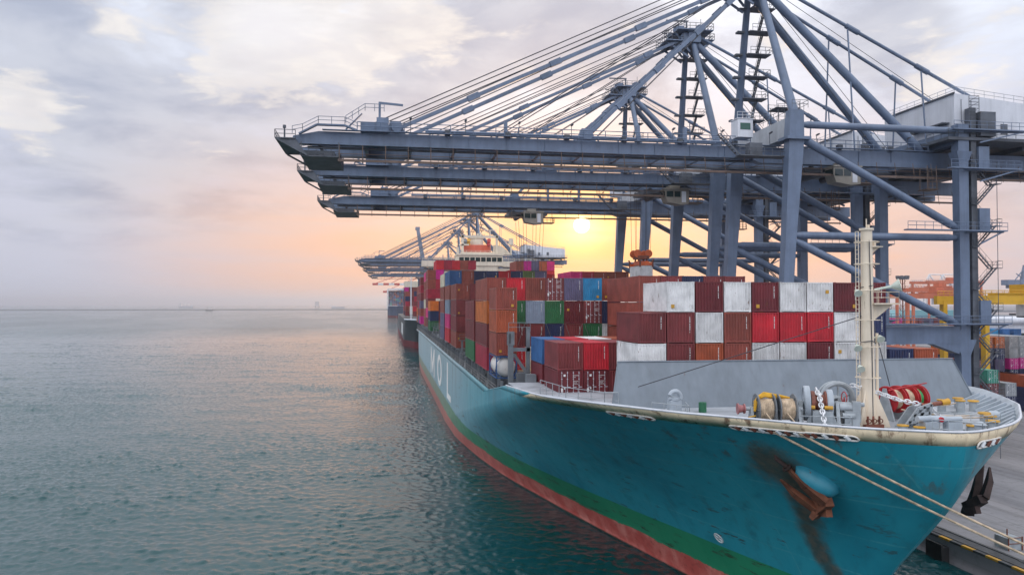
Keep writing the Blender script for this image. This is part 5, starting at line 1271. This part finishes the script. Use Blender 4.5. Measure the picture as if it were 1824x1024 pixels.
    for zz, xa2, xb2 in ((49.6, 25, 37), (44.0, 24.5, 36), (35.0, 17.5, 33.5), (21.6, 9, 34)):
        m = MB(); a, b = P(xa2, 0, 0)[0], P(xb2, 0, 0)[0]; y = P(0, -9, 0)[1]; z = P(0, 0, zz)[2]
        m.box(a, b, y - 2.0, y - 1.05, z - .18, z); m.rail([(a, y - 2.0, z), (b, y - 2.0, z)], 1.1, 1.4, .045)
        m.beam((LX * K, y - 1, z - .2), (b - .3, y - 1.5, z - .2), .3, .3); m.beam((LX * K + 2, y - 1.6, z - 2.0), (b - .5, y - 1.6, z - .2), .2, .2)
        if zz < 45: m.box(LX * K + 2.4, LX * K + 4.2, y - .95, y + .9, z, z + 3.4)
        m.build('landing_platform', g, root, smooth=False)
    m = MB()
    for xx in (24.5, 26): m.tube(P(xx, -6, 41.5), P(xx, -6, 45), .08, n=4); m.tube(P(xx, -4.4, 41.5), P(xx, -4.4, 45), .08, n=4)
    m.box(*[c for a, b in ((P(24.3, 0, 0)[0], P(26.2, 0, 0)[0]), (P(0, -6.2, 0)[1], P(0, -4.2, 0)[1])) for c in (a, b)], P(0, 0, 41.4)[2], P(0, 0, 41.55)[2]); m.rail([P(24.4, -6.1, 41.5), P(26.1, -6.1, 41.5)], 1.1, .9, .05); m.build('service_cage', M['crane_rail'], root)
    return root
def add_trolley(root, tx):
    x, y, z = P(tx, 0, 44.9)
    m = MB(); m.box(x - 4.5, x + 4.5, y - 3.4, y + 3.4, z - .9, z - .2)
    for dx in (-3.4, 3.4):
        for dy in (-3.1, 3.1): m.tube((x + dx, y + dy - .2, z - .25), (x + dx, y + dy + .2, z - .25), .4, n=12)
    for dx in (-2, 2): m.tube((x + dx, y - 2.6, z - 1.1), (x + dx, y + 2.6, z - 1.1), .55, n=14)
    m.build('trolley', M['crane_dark'], root, smooth=False)
    x, y, z = P(tx + .3, -5.0, 43.4)
    m = MB(); m.prism([(x - 1.5, z - 1.3), (x + .9, z - 1.7), (x + 2.6, z - 1.5), (x + 2.6, z + 1.0), (x - 1.9, z + 1.0), (x - 1.9, z - .2)], y - 1.2, y + 1.2, 'y'); m.box(x - 2.0, x + 2.8, y - 1.35, y + 1.35, z + 1.0, z + 1.25); m.box(x - 1, x + 1, y - .9, y + .9, z + 1.25, z + 1.8)
    c = m.build('operator_cab', M['cab'], root, smooth=False)
    m = MB(); m.box(x - 1.7, x - .4, y - 1.24, y - 1.18, z - .35, z + .7); m.box(x - .2, x + .95, y - 1.24, y - 1.18, z - .35, z + .7); m.box(x - 1.96, x - 1.88, y - 1.0, y + 1.0, z - .1, z + .75); m.build('cab_window', M['glass'], c, smooth=False)
    m = MB(); m.box(x + 1.2, x + 2.0, y - 1.24, y - 1.18, z - 1.3, z + .7); m.build('cab_door', M['crane_white'], c, smooth=False)
    m = MB(); m.box(x + 2.6, x + 5.2, y - 1.2, y + 1.2, z - 1.4, z - 1.25); m.rail([(x + 2.6, y - 1.2, z - 1.3), (x + 5.2, y - 1.2, z - 1.3), (x + 5.2, y + 1.2, z - 1.3)], 1.1, .8, .045); m.build('cab_landing', M['crane_rail'], c)
CX = 57.2
cA = crane_master()
def place(root, y, label, tx, zs=1.0, x=CX):
    root.location = (x, y, 0); root.scale = (1, 1, zs); root['label'] = label
    if tx is not None: add_trolley(root, tx)
base = copy_tree(cA)           # pristine copy to repeat from
place(cA, 111.5, 'nearest grey gantry crane, its beige cab beside the near sea leg, boom topmost', 10.7)
cB = copy_tree(base); place(cB, 137.3, 'second grey gantry crane along the quay, hoisting a white container on an orange spreader', -5.6)
place(base, 175.0, 'third grey gantry crane, beige cab out over the ship in front of the sunset', -24.2)
far = [(457.6, 'far grey gantry crane behind the funnel, largest of the distant group', 53.5, 1.06), (505, 'distant grey gantry crane, second tallest peak left of the funnel', 53.5, 1.06), (585, 'distant grey gantry crane, third peak left of the funnel', 54, 1.06), (700, 'distant grey gantry crane with the smallest lowered boom, fourth peak', 55, 1.06)]
for y, lab, x, zs in far:
    c = copy_tree(base, None, ('walkway_light', 'junction_box', 'girder_stiffener', 'girder_tie')); place(c, y, lab, None, zs, x)
# a distant crane with its boom raised
c = thing('gantry_crane', 'distant grey crane with its boom raised nearly upright', 'crane', (57, 1055, 0), 0, 'ship-to-shore cranes along the quay')
g = M['crane']
for sx in (0, 29):
    for sy in (-9, 9): m = MB(); m.beam((sx, sy, 2), (sx, sy, 55), 2.2, 2.2, up=(1, 0, 0)); m.build('leg', g, c)
m = MB()
for yy in (-4, 4): m.beam((-2, yy, 52), (52, yy, 52), 1.6, 3)
m.box(20, 50, -8, 8, 53, 60); m.build('rear_girder', g, c, smooth=False)
m = MB()
for yy in (-4, 4): m.beam((-3, yy, 53), (-16, yy, 130), 8.5, 6.0, 5.0, 4.0, up=(1, 0, 0))
for k in range(14): t = k / 13; m.tube((-3 - 13 * t, -4, 53 + 75 * t), (-3 - 13 * t, 4, 53 + 75 * t), .6, n=5)
m.box(-19, -13, -5, 5, 127, 131); m.build('raised_boom', g, c, smooth=False)
m = MB(); m.tube((1, -8, 55), (0, -1, 84), .9, n=8); m.tube((1, 8, 55), (0, 1, 84), .9, n=8); m.tube((0, 0, 84), (28, 0, 54), .8, n=8); m.build('mast_leg', g, c)
# cranes of the next terminal: booms banded red and white
def striped(y, z, x0, label, zs=1.0):
    c = thing('striped_crane', label, 'crane', (0, y, 0), 0, 'red and white banded cranes')
    for sx in (55, 85):
        for sy in (-9, 9): m = MB(); m.beam((sx, sy, 2), (sx, sy, z), 2.4, 2.4, up=(1, 0, 0)); m.build('leg', M['far_white'], c)
    n_ = 9; wd = (55 - x0) / n_
    a, b = MB(), MB()
    for k in range(n_): (a if k % 2 == 0 else b).box(x0 + k * wd, x0 + (k + 1) * wd, -4, 4, z - 3.4, z)
    a.build('boom', M['far_red'], c, smooth=False); b.build('boom_band', M['far_white'], c, smooth=False)
    m = MB(); m.box(55, 110, -4, 4, z - 3.4, z); m.box(70, 95, -7, 7, z, z + 8); m.build('machinery_house', M['far_white'], c, smooth=False)
    m = MB()
    for xx in (x0 + 6, x0 + 30, 100): m.tube((xx, 0, z), (56, 0, z + 26), .5, n=5)
    m.build('fore_stay', M['far_red'], c)
    m = MB(); m.tube((56, -7, z), (56, 0, z + 27), 1, n=6); m.tube((56, 7, z), (56, 0, z + 27), 1, n=6); m.build('mast_leg', M['far_white'], c)
striped(1260, 59, -24, 'hazy crane with a red and white banded boom, upper of the stacked booms'); striped(1420, 49, -8, 'hazy crane with a red and white banded boom, middle one of the stacked booms', ); striped(1580, 45, 4, 'hazy crane with a red and white banded boom, lowest and palest')

# ------------------------------------------------------------------ spreader hoisting a container
sx, sy_, sz = 47.3, 137.3, 32.3
sp = thing('spreader', 'orange hoisting spreader hanging on ropes, clamped to a white container', 'spreader', (sx, sy_, sz))
m = MB(); m.box(-.55, .55, -3.0, 3.0, .15, .75); m.box(-1.22, 1.22, -3.1, -2.75, 0, .55); m.box(-1.22, 1.22, 2.75, 3.1, 0, .55); m.box(-.9, .9, -1.4, 1.4, .1, .9); m.build('frame', M['spreader'], sp, smooth=False)
for xx in (-1.2, 1.2):
    for yy in (-3.0, 3.0): m = MB(); m.beam((xx, yy, -.3), (xx, yy, .9), .22, .3); m.beam((xx, yy, .8), (xx + .25 * (1 if xx > 0 else -1), yy, 1.2), .3, .2); m.build('guide_arm', M['spreader_dark'], sp)
m = MB(); m.box(-1.1, 1.1, -1.5, 1.5, 1.3, 1.9)
for xx in (-.8, .8): m.tube((xx, -.9, .8), (xx, -.9, 1.4), .16); m.tube((xx, .9, .8), (xx, .9, 1.4), .16)
m.build('head_block', M['spreader_dark'], sp)
for xx, yy in ((-1.05, -1.2), (1.05, -1.2), (-1.05, 1.2), (1.05, 1.2)): m = MB(); m.tube((xx, yy - .16, 2.3), (xx, yy + .16, 2.3), .72, n=22); m.ring((xx, yy, 2.3), (0, 1, 0), .62, .14, 22, 6); m.build('sheave', M['spreader'], sp)
m = MB()
for xx, yy in ((-1.6, -1.2), (1.6, -1.2), (-1.6, 1.2), (1.6, 1.2), (-.5, 1.2), (.5, -1.2)): m.tube((xx * .9, yy, 2.4), (xx, yy, 13.0), .035, n=4)
m.build('hoist_rope', M['wire'], sp)
container(sx - 1.22, sy_ - 3.03, sz - 2.62, 'white', 'white container hanging in the air under the orange spreader', near=True, group='hoisted container')
m = MB()
for xx in (-3, -1.2, 1.2, 3):
    m.tube((33.0 + xx, 175 - 2, 44.5), (33.0 + xx * .6, 175 - 2, 22), .04, n=4); m.tube((33.0 + xx, 175 + 2, 44.5), (33.0 + xx * .6, 175 + 2, 22), .04, n=4)
tag(m.build('hoist_ropes', M['wire']), 'thin hoist ropes hanging from the crane cab over the ship before the sunset', 'rope')
# ------------------------------------------------------------------ things on the quay
b = thing('quay_block', 'small grey block with iron posts standing alone on the quay near the rails', 'block', (58.9, 64.6, QZ))
m = MB(); m.box(-.75, .75, -.8, .8, 0, 1.15); m.build('body', M['lightgrey'], b, smooth=False)
m = MB(); m.tube((-.7, -.85, 0), (-.7, -.85, 1.4), .06); m.tube((.1, .2, 1.15), (.1, .2, 1.75), .06); m.tube((.78, -.85, 0), (.78, -.85, 1.3), .06); m.rail([(-.7, -.85, .1), (.78, -.85, .1)], 1.1, 1.5, .04); m.build('post', M['spreader_dark'], b)
b = thing('mooring_bollard', 'yellow mooring bollard at the quay edge where the frame ends', 'bollard', (57.6, 60.4, QZ))
m = MB(); secs = [[(r_ * math.cos(2 * math.pi * k / 20), r_ * math.sin(2 * math.pi * k / 20), z) for k in range(20)] for r_, z in ((.62, 0), (.6, .12), (.36, .2), (.34, .75), (.55, .95), (.55, 1.1), (.3, 1.2))]; m.loft(secs); m.build('post', M['yellow'], b)
MB().box(-.8, .8, -.8, .8, 0, .06).build('base_plate', M['darkgrey'], b, smooth=False)
b = thing('mooring_bollard', 'yellow mooring bollard ahead of the bow holding the mooring ropes', 'bollard', (57.3, 26.8, QZ)); m = MB(); m.loft(secs); m.build('post', M['yellow'], b)

# ------------------------------------------------------------------ container yard
def yard_dir(px, zc, py=None):
    d_ = pixdir(px, 541); f = zc / (cam.rotation_euler.to_matrix().inverted() @ d_).z * -1
    p = cam.location + d_ * f; return p.x, p.y
YG = 'containers stacked in the yard'
def ystack(px, zc, cols, L, where, H=2.6, rz=0.0):
    big = zc < 184
    x, y = yard_dir(px, zc)
    for t, c in enumerate(cols):
        tn = 'topmost' if t == len(cols) - 1 else TIER[t] + ' tier' if t else 'bottom tier'
        if c: container(x, y, QZ + .02 + t * (H + .02), c, f"{c} yard container, {tn}, {where}", L, H, big, big and (t * 3 + int(px)) % 4 != 1, group=YG, rz=rz)
ystack(1757, 148, ['orange', 'orange', 'maroon', 'sea green'], 6.058, 'stack with the sea-green box')
ystack(1789, 149, ['crimson', 'navy', 'grey'], 6.058, 'short stack beside the sea-green one')
ystack(1806, 168, ['navy', 'navy', 'rust brown'], 12.19, 'stack at the right edge of the yard')
ystack(1825, 165, ['navy', 'navy', 'rust brown'], 12.19, 'stack cut by the frame edge')
ystack(1752, 176, ['brown', 'maroon', 'navy', 'navy', 'navy', 'orange'], 12.19, 'tall stack under the orange box')
ystack(1772, 176, ['brown', 'maroon', 'navy', 'slate', 'navy', 'orange'], 12.19, 'tall stack beside orange-topped one')
ystack(1797, 180, ['maroon', 'navy', 'navy', 'magenta', 'grey', 'grey'], 12.19, 'tall stack with grey top')
ystack(1815, 182, ['maroon', 'navy', 'navy', 'magenta', 'grey', 'grey'], 12.19, 'tall stack at the edge with grey top')
ystack(1720, 185, ['brown', 'maroon', 'maroon', 'navy', 'orange'], 12.19, 'stack behind the crane stair')
ystack(1738, 172, ['maroon', 'brown', 'maroon', 'maroon'], 12.19, 'stack beside the crane stair')
for k, (px, cs) in enumerate(((1727, 'slate navy maroon'), (1745, 'navy navy blue'), (1765, 'navy maroon,sky blue'), (1786, 'navy navy blue'), (1806, 'cream cream blue'))):
    ystack(px, 232, [None] * 3 + (cs.split() if ',' not in cs else ['navy', 'maroon', 'sky blue']), 12.19, f"{ORD[k]} in row right of stair")
yc = ['maroon', 'navy', 'brown', 'crimson', 'maroon', 'slate', 'navy', 'maroon', 'rust brown', 'sea green', 'maroon', 'magenta']
for k in range(12):
    ystack(1592 + k * 9, 400, [None] * 3 + [yc[(k * 5 + t * 3) % 12] for t in range(2 + (k * 7 % 3 > 0))], 12.19, f"{ORD[k]} in row under orange cranes")
# rubber-tyred yard gantries
def yard_crane(px, zc, span, ht, mat, label, width=12, rz=0):
    x, y = yard_dir(px, zc)
    c = thing('yard_crane', label, 'crane', (x, y, QZ), rz, 'yard gantry cranes')
    for xx in (0, span):
        for yy in (-width / 2, width / 2): m = MB(); m.beam((xx, yy, 1.2), (xx, yy, ht), 1.3, 1.0, up=(1, 0, 0)); m.build('leg', mat, c)
        m = MB(); m.beam((xx, -width / 2 - 1, 1.3), (xx, width / 2 + 1, 1.3), 1.1, 1.2)
        for yy in (-width / 2, width / 2): m.tube((xx - .5, yy, .75), (xx + .5, yy, .75), .75, n=16)
        m.build('wheel_beam', M['fender'], c)
    for yy in (-width / 2, width / 2):
        m = MB(); m.beam((-2, yy, ht), (span + 2, yy, ht), 1.1, 1.9); m.build('main_girder', mat, c)
        m = MB(); m.rail([(-2, yy - .8, ht + .9), (span + 2, yy - .8, ht + .9)], 1.1, 1.5, .06); m.build('girder_rail', mat, c)
    m = MB(); t = span * .55; m.box(t - 3, t + 3, -width / 2, width / 2, ht + .95, ht + 1.6); m.box(t - 2, t + 1, -3, 1, ht + 1.6, ht + 3.4); m.tube((t + 1.6, -3, ht + 2.2), (t + 1.6, 3, ht + 2.2), .7, n=12); m.box(t + 1, t + 2.6, -1, 3, ht + 1.6, ht + 3)
    m.build('crab', mat, c, smooth=False)
    m = MB(); m.box(t - 5.5, t - 3.6, -width / 2 - 1, -width / 2 + 1.5, ht - 3.4, ht - 1); m.build('operator_cab', M['crane_white'], c, smooth=False)
    return c, t
yard_crane(1598, 300, 31, 26.5, M['rtg_orange'], 'orange-red yard gantry crane seen between the grey crane legs, nearer one')
yard_crane(1612, 380, 34, 30.5, M['rtg_orange'], 'orange-red yard gantry crane further back between the grey crane legs')
yard_crane(1640, 520, 40, 38, M['rtg_orange'], 'faint orange yard gantry crane, furthest back between the grey legs', 16)
c, t = yard_crane(1716, 165, 26, 24.2, M['rtg_yellow'], 'yellow yard gantry crane with machinery on its girder, right of the crane stair')
m = MB(); m.box(14.5, 23.5, -6.62, -6.57, 23.5, 24.8); m.build('girder_panel', M['crane_white'], c, smooth=False)
m = MB(); m.box(t - 1.2, t + 1.2, -6, 0, 20.4, 21); m.box(t - 3.5, t + 3.5, -5.5, -.5, 20.9, 21.3); m.build('spreader', M['crane_dark'], c, smooth=False)
x, y = yard_dir(1813, 155)
o = thing('forklift_truck', 'small yellow container handler parked between the yard stacks', 'forklift', (x, y, QZ + 7.6)) if False else None
# sheds and ships far back
x, y = yard_dir(1600, 520); o = thing('warehouse', 'pale blue-green roofed shed far behind the yard', 'warehouse', (x, y, QZ)); m = MB(); m.box(0, 60, 0, 30, 0, 14); m.build('wall', M['crane_white'], o, smooth=False); m = MB(); m.prism([(-1, 14.02), (61, 14.02), (56, 19), (4, 19)], -1, 31, 'y'); m.build('roof', M['roof'], o, smooth=False)
x, y = yard_dir(1755, 420); o = thing('office_building', 'white long office building behind the yellow yard crane', 'building', (x, y, QZ)); m = MB(); m.box(0, 46, 0, 14, 0, 8.5); m.box(0, 46, 0, 14, 9.5, 12); m.box(.5, 45.5, .5, 13.5, 8.5, 9.5); m.build('wall', M['crane_white'], o, smooth=False); m = MB(); m.tube((-1, -1, 14.2), (47, -1, 14.2), 2.2, n=16); m.build('roof', M['crane_white'], o)
m = MB(); m.box(.6, 45.4, -.06, .2, 5, 7); m.build('window_band', M['glass'], o, smooth=False)
x, y = yard_dir(1608, 330); o = thing('light_mast', 'lattice light mast topped by a lamp ring behind the yard', 'light mast', (x, y, QZ)); m = MB()
for dx in (-1, 1):
    for dy in (-1, 1): m.tube((dx, dy, 0), (dx * .6, dy * .6, 34), .14, n=5)
for k in range(14): z = k * 2.4; m.beam((-1, -1, z), (1, -1, z + 2.4), .12, .12); m.beam((1, 1, z), (-1, 1, z + 2.4), .12, .12)
m.build('lattice', M['spreader_dark'], o); m = MB(); m.tube((0, 0, 34), (0, 0, 34.6), 2.6, n=12)
for k in range(8): a = k * math.pi / 4; m.box(2.2 * math.cos(a) - .4, 2.2 * math.cos(a) + .4, 2.2 * math.sin(a) - .4, 2.2 * math.sin(a) + .4, 34.6, 35.6)
m.build('lamp_ring', M['crane_dark'], o)
def far_crane(px, zc, ht, label, up=False):
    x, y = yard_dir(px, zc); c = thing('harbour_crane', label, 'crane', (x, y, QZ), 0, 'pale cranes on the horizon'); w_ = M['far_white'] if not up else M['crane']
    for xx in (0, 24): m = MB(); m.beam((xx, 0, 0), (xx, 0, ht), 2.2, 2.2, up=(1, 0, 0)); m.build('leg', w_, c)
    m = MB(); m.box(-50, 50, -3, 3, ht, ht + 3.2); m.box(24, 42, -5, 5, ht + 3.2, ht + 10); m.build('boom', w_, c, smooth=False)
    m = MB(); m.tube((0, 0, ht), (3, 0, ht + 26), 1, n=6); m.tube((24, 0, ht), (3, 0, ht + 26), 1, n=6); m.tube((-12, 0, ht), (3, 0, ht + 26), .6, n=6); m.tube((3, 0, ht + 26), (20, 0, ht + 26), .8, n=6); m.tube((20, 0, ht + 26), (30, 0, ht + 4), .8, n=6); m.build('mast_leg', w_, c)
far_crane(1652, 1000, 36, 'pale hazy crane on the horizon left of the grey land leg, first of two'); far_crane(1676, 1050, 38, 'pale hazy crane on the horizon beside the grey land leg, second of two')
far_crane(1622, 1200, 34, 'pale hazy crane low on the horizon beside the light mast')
x, y = yard_dir(1816, 720); c = thing('harbour_crane', 'hazy grey crane with its boom raised at the right edge', 'crane', (x, y, QZ), 0, 'pale cranes on the horizon')
for xx in (0, 22): m = MB(); m.beam((xx, 0, 0), (xx, 0, 42), 2, 2, up=(1, 0, 0)); m.build('leg', M['crane'], c)
m = MB(); m.box(-12, 34, -3, 3, 38, 41); m.box(-16, -3, -4, 4, 41, 46); m.build('girder', M['crane'], c, smooth=False)
m = MB(); m.beam((2, 0, 40), (6, 0, 60), 3.2, 3, 2, 2, up=(1, 0, 0)); m.beam((6, 0, 60), (9, 0, 59.5), 1.5, 1.5); m.tube((3, 0, 54), (-8, 0, 42), .5, n=5); m.tube((-3, 0, 52), (12, 0, 42), .5, n=5); m.build('raised_boom', M['crane'], c, smooth=False)

# ------------------------------------------------------------------ other ships
def ship_simple(name, label, x0, beam, y0, length, zd, hullmat, boot, cat='ship'):
    r_ = thing(name, label, cat, (0, 0, 0))
    def outline(z, k):
        L_ = []; bl = lerp(min(1, z / zd), 60, 34); st = y0 + lerp(min(1, z / zd), 10, 0)
        for i in range(13):
            u = i / 12; L_.append((beam / 2 * tab(T_DK if z > zd * .6 else [(0, 0), (.2, .28), (.5, .7), (1, 1)], u), st + u * bl))
        cx = x0 + beam / 2
        return [(cx - a, y, z) for a, y in L_] + [(cx - beam / 2, y0 + length, z), (cx + beam / 2, y0 + length, z)] + [(cx + a, y, z) for a, y in L_[::-1]]
    h = MB(); h.loft([outline(z, 0) for z in (4.0, zd * .55, zd * .8, zd)]); h.build('hull', hullmat, r_, angle=.9)
    h = MB(); h.loft([outline(z, 0) for z in (-2, 0, 3.98)]); h.build('boot', boot, r_, angle=.9)
    return r_
s2 = ship_simple('container_ship', 'dark-hulled container ship with red boot moored astern of the turquoise one', 9.5, 40, 392, 290, 16.5, M['hull2'], M['hull2red'])
m = MB(); m.path([(9.6 + 19.9 * (1 - tab(T_DK, u)), 392 + u * 34, 16.6) for u in (0.02, .1, .3, .5, .7, .9, 1)], .5, 6); m.build('bulwark_rail', M['crane_white'], s2)
m = MB(); m.box(14, 45, 640, 652, 16, 44); m.build('superstructure', M['bridge'], s2, smooth=False)
m = MB(); m.box(12.5, 13, 416, 418, 16.5, 40); m.box(9.55, 9.6, 0, 0.1, 0, .1) if False else None; m.build('light_mast', M['crane_white'], s2)
m = MB(); m.add([(9.47, 470, 6), (9.47, 520, 6), (9.47, 520, 13), (9.47, 470, 13)], [(0, 3, 2, 1)]); m.build('name_panel', M['letter'], s2)
S2 = 'containers on the dark-hulled ship'
cols2 = [('maroon', 'red', 'maroon', 'navy'), ('maroon', 'brown', 'crimson', 'navy', 'brown'), ('navy', 'maroon', 'navy', 'brown', 'maroon', 'magenta'), ('maroon', 'red', 'brown', 'navy', 'maroon', 'maroon')]
wn = ['foremost low row', 'row behind the foremost', 'tall magenta-topped row', 'row further aft']
for k, (yy, h_) in enumerate(((432, 3), (448, 5), (468, 6), (490, 6))):
    for i in range(3 if k < 2 else 4):
        for t in range(h_):
            if (k > 0 and i > 0 and t < h_ - (3 if k < 3 else 1)): continue
            c = cols2[k][(t + i * 2) % len(cols2[k])]
            container(10.5 + i * 2.5 + (4 if k == 0 else 0), yy, 18 + t * 2.9, c, f"{c} container, {TIER[t]} tier, {colname(i)}, {wn[k]} of the dark ship", 12.19, 2.87, group=S2)
s3 = ship_simple('container_ship', 'hazy blue-hulled container ship furthest off, stacked high with boxes', 0.5, 32, 1360, 250, 21, M['hull3'], M['hull2red'])
m = MB(); m.box(0, 27, 1388, 1400, 50, 52.5); m.box(-.5, 1.5, 1388, 1390, 16, 50); m.box(20, 32, 1400, 1412, 16, 53); m.build('superstructure', M['crane_white'], s3, smooth=False)
m = MB(); mats3 = [CM[k] for k in ('navy', 'blue', 'maroon', 'sea green', 'rust brown', 'slate')]; mi = []
for i in range(9):
    for t in range(9):
        x = 2 + i * 3.2; m.box(x, x + 3.0, 1396, 1408, 22 + t * 3.0, 24.9 + t * 3.0); mi += [rnd.choice((0, 1, 2, 0, 3, 4, 5, 0))] * 6
o = m.build('container_stacks', mats3, smooth=False); o.data.polygons.foreach_set('material_index', mi)
tag(o, 'massed tiny containers stacked on the hazy blue ship far off', 'containers', kind='stuff')

# boat and far ships
x, y = yard_dir(373, 2900)
bt = thing('fishing_boat', 'small dark fishing boat in front of the long mole', 'boat', (x, y, 0), R(90)); m = MB()
m.loft([[(-w2, yy, z), (w2, yy, z), (w2 * .6, yy, -1), (-w2 * .6, yy, -1)] for yy, w2, z in ((-14, 3.2, 3.2), (-6, 4, 2.6), (4, 4, 3), (11, 2.4, 4), (14, .2, 5))]); m.build('hull', M['hull2'], bt)
m = MB(); m.box(-2.5, 2.5, -9, -2, 2.4, 8); m.box(-3, 3, -10, -1.5, 8, 8.6); m.box(-2, 2, -2, 4, 2.4, 5); m.build('cabin', M['crane_white'], bt, smooth=False)
m = MB(); m.tube((0, 5, 2), (0, 5, 15), .35, n=6); m.tube((0, 5, 5), (0, 12, 14), .3, n=6); m.tube((0, -8, 8), (0, -8, 14), .3, n=6); m.build('mast', M['hull2'], bt)
def far_ship(px, zc, ln, label, hts):
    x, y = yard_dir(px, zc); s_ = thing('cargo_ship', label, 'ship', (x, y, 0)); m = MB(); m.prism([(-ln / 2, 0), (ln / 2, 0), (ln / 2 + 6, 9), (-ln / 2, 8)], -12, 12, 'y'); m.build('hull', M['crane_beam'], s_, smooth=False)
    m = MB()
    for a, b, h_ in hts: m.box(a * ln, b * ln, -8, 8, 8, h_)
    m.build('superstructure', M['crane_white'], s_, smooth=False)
far_ship(331, 5200, 90, 'pale grey cargo ship on the horizon far out at sea', ((-.45, -.3, 30), (-.1, -.06, 26), (.2, .23, 24), (.4, .5, 15)))
far_ship(602, 4200, 70, 'low dark barge on the horizon toward the moored ships', ((-.45, -.25, 14),))
x, y = yard_dir(565, 6500); o = thing('offshore_platform', 'square pale blue block standing on the horizon sea', 'platform', (x, y, 0)); m = MB(); m.box(-17, 17, -17, 17, 10, 44); m.box(-20, 20, -20, 20, 6, 9.9)
o2 = m.build('block', M['crane_beam'], o, smooth=False)
for dx in (-15, 15):
    for dy in (-15, 15): m = MB(); m.tube((dx, dy, -5), (dx, dy, 5.9), 3, n=8); m.build('leg', M['hull3'], o)

# ------------------------------------------------------------------ haze
HAZE = .00013
hz = MB().box(-16500, 12500, -900, 26500, -31.5, 165).build('haze', None, smooth=False)
hm = bpy.data.materials.new('haze'); hm.use_nodes = True; T = NT(hm.node_tree); hm.node_tree.nodes.clear()
v = T.n('ShaderNodeVolumePrincipled'); v.inputs['Color'].default_value = (.80, .87, 1.0, 1); v.inputs['Density'].default_value = HAZE; v.inputs['Anisotropy'].default_value = .6
o = T.n('ShaderNodeOutputMaterial'); hm.node_tree.links.new(v.outputs[0], o.inputs['Volume'])
hz.data.materials.clear(); hz.data.materials.append(hm); tag(hz, kind='stuff')
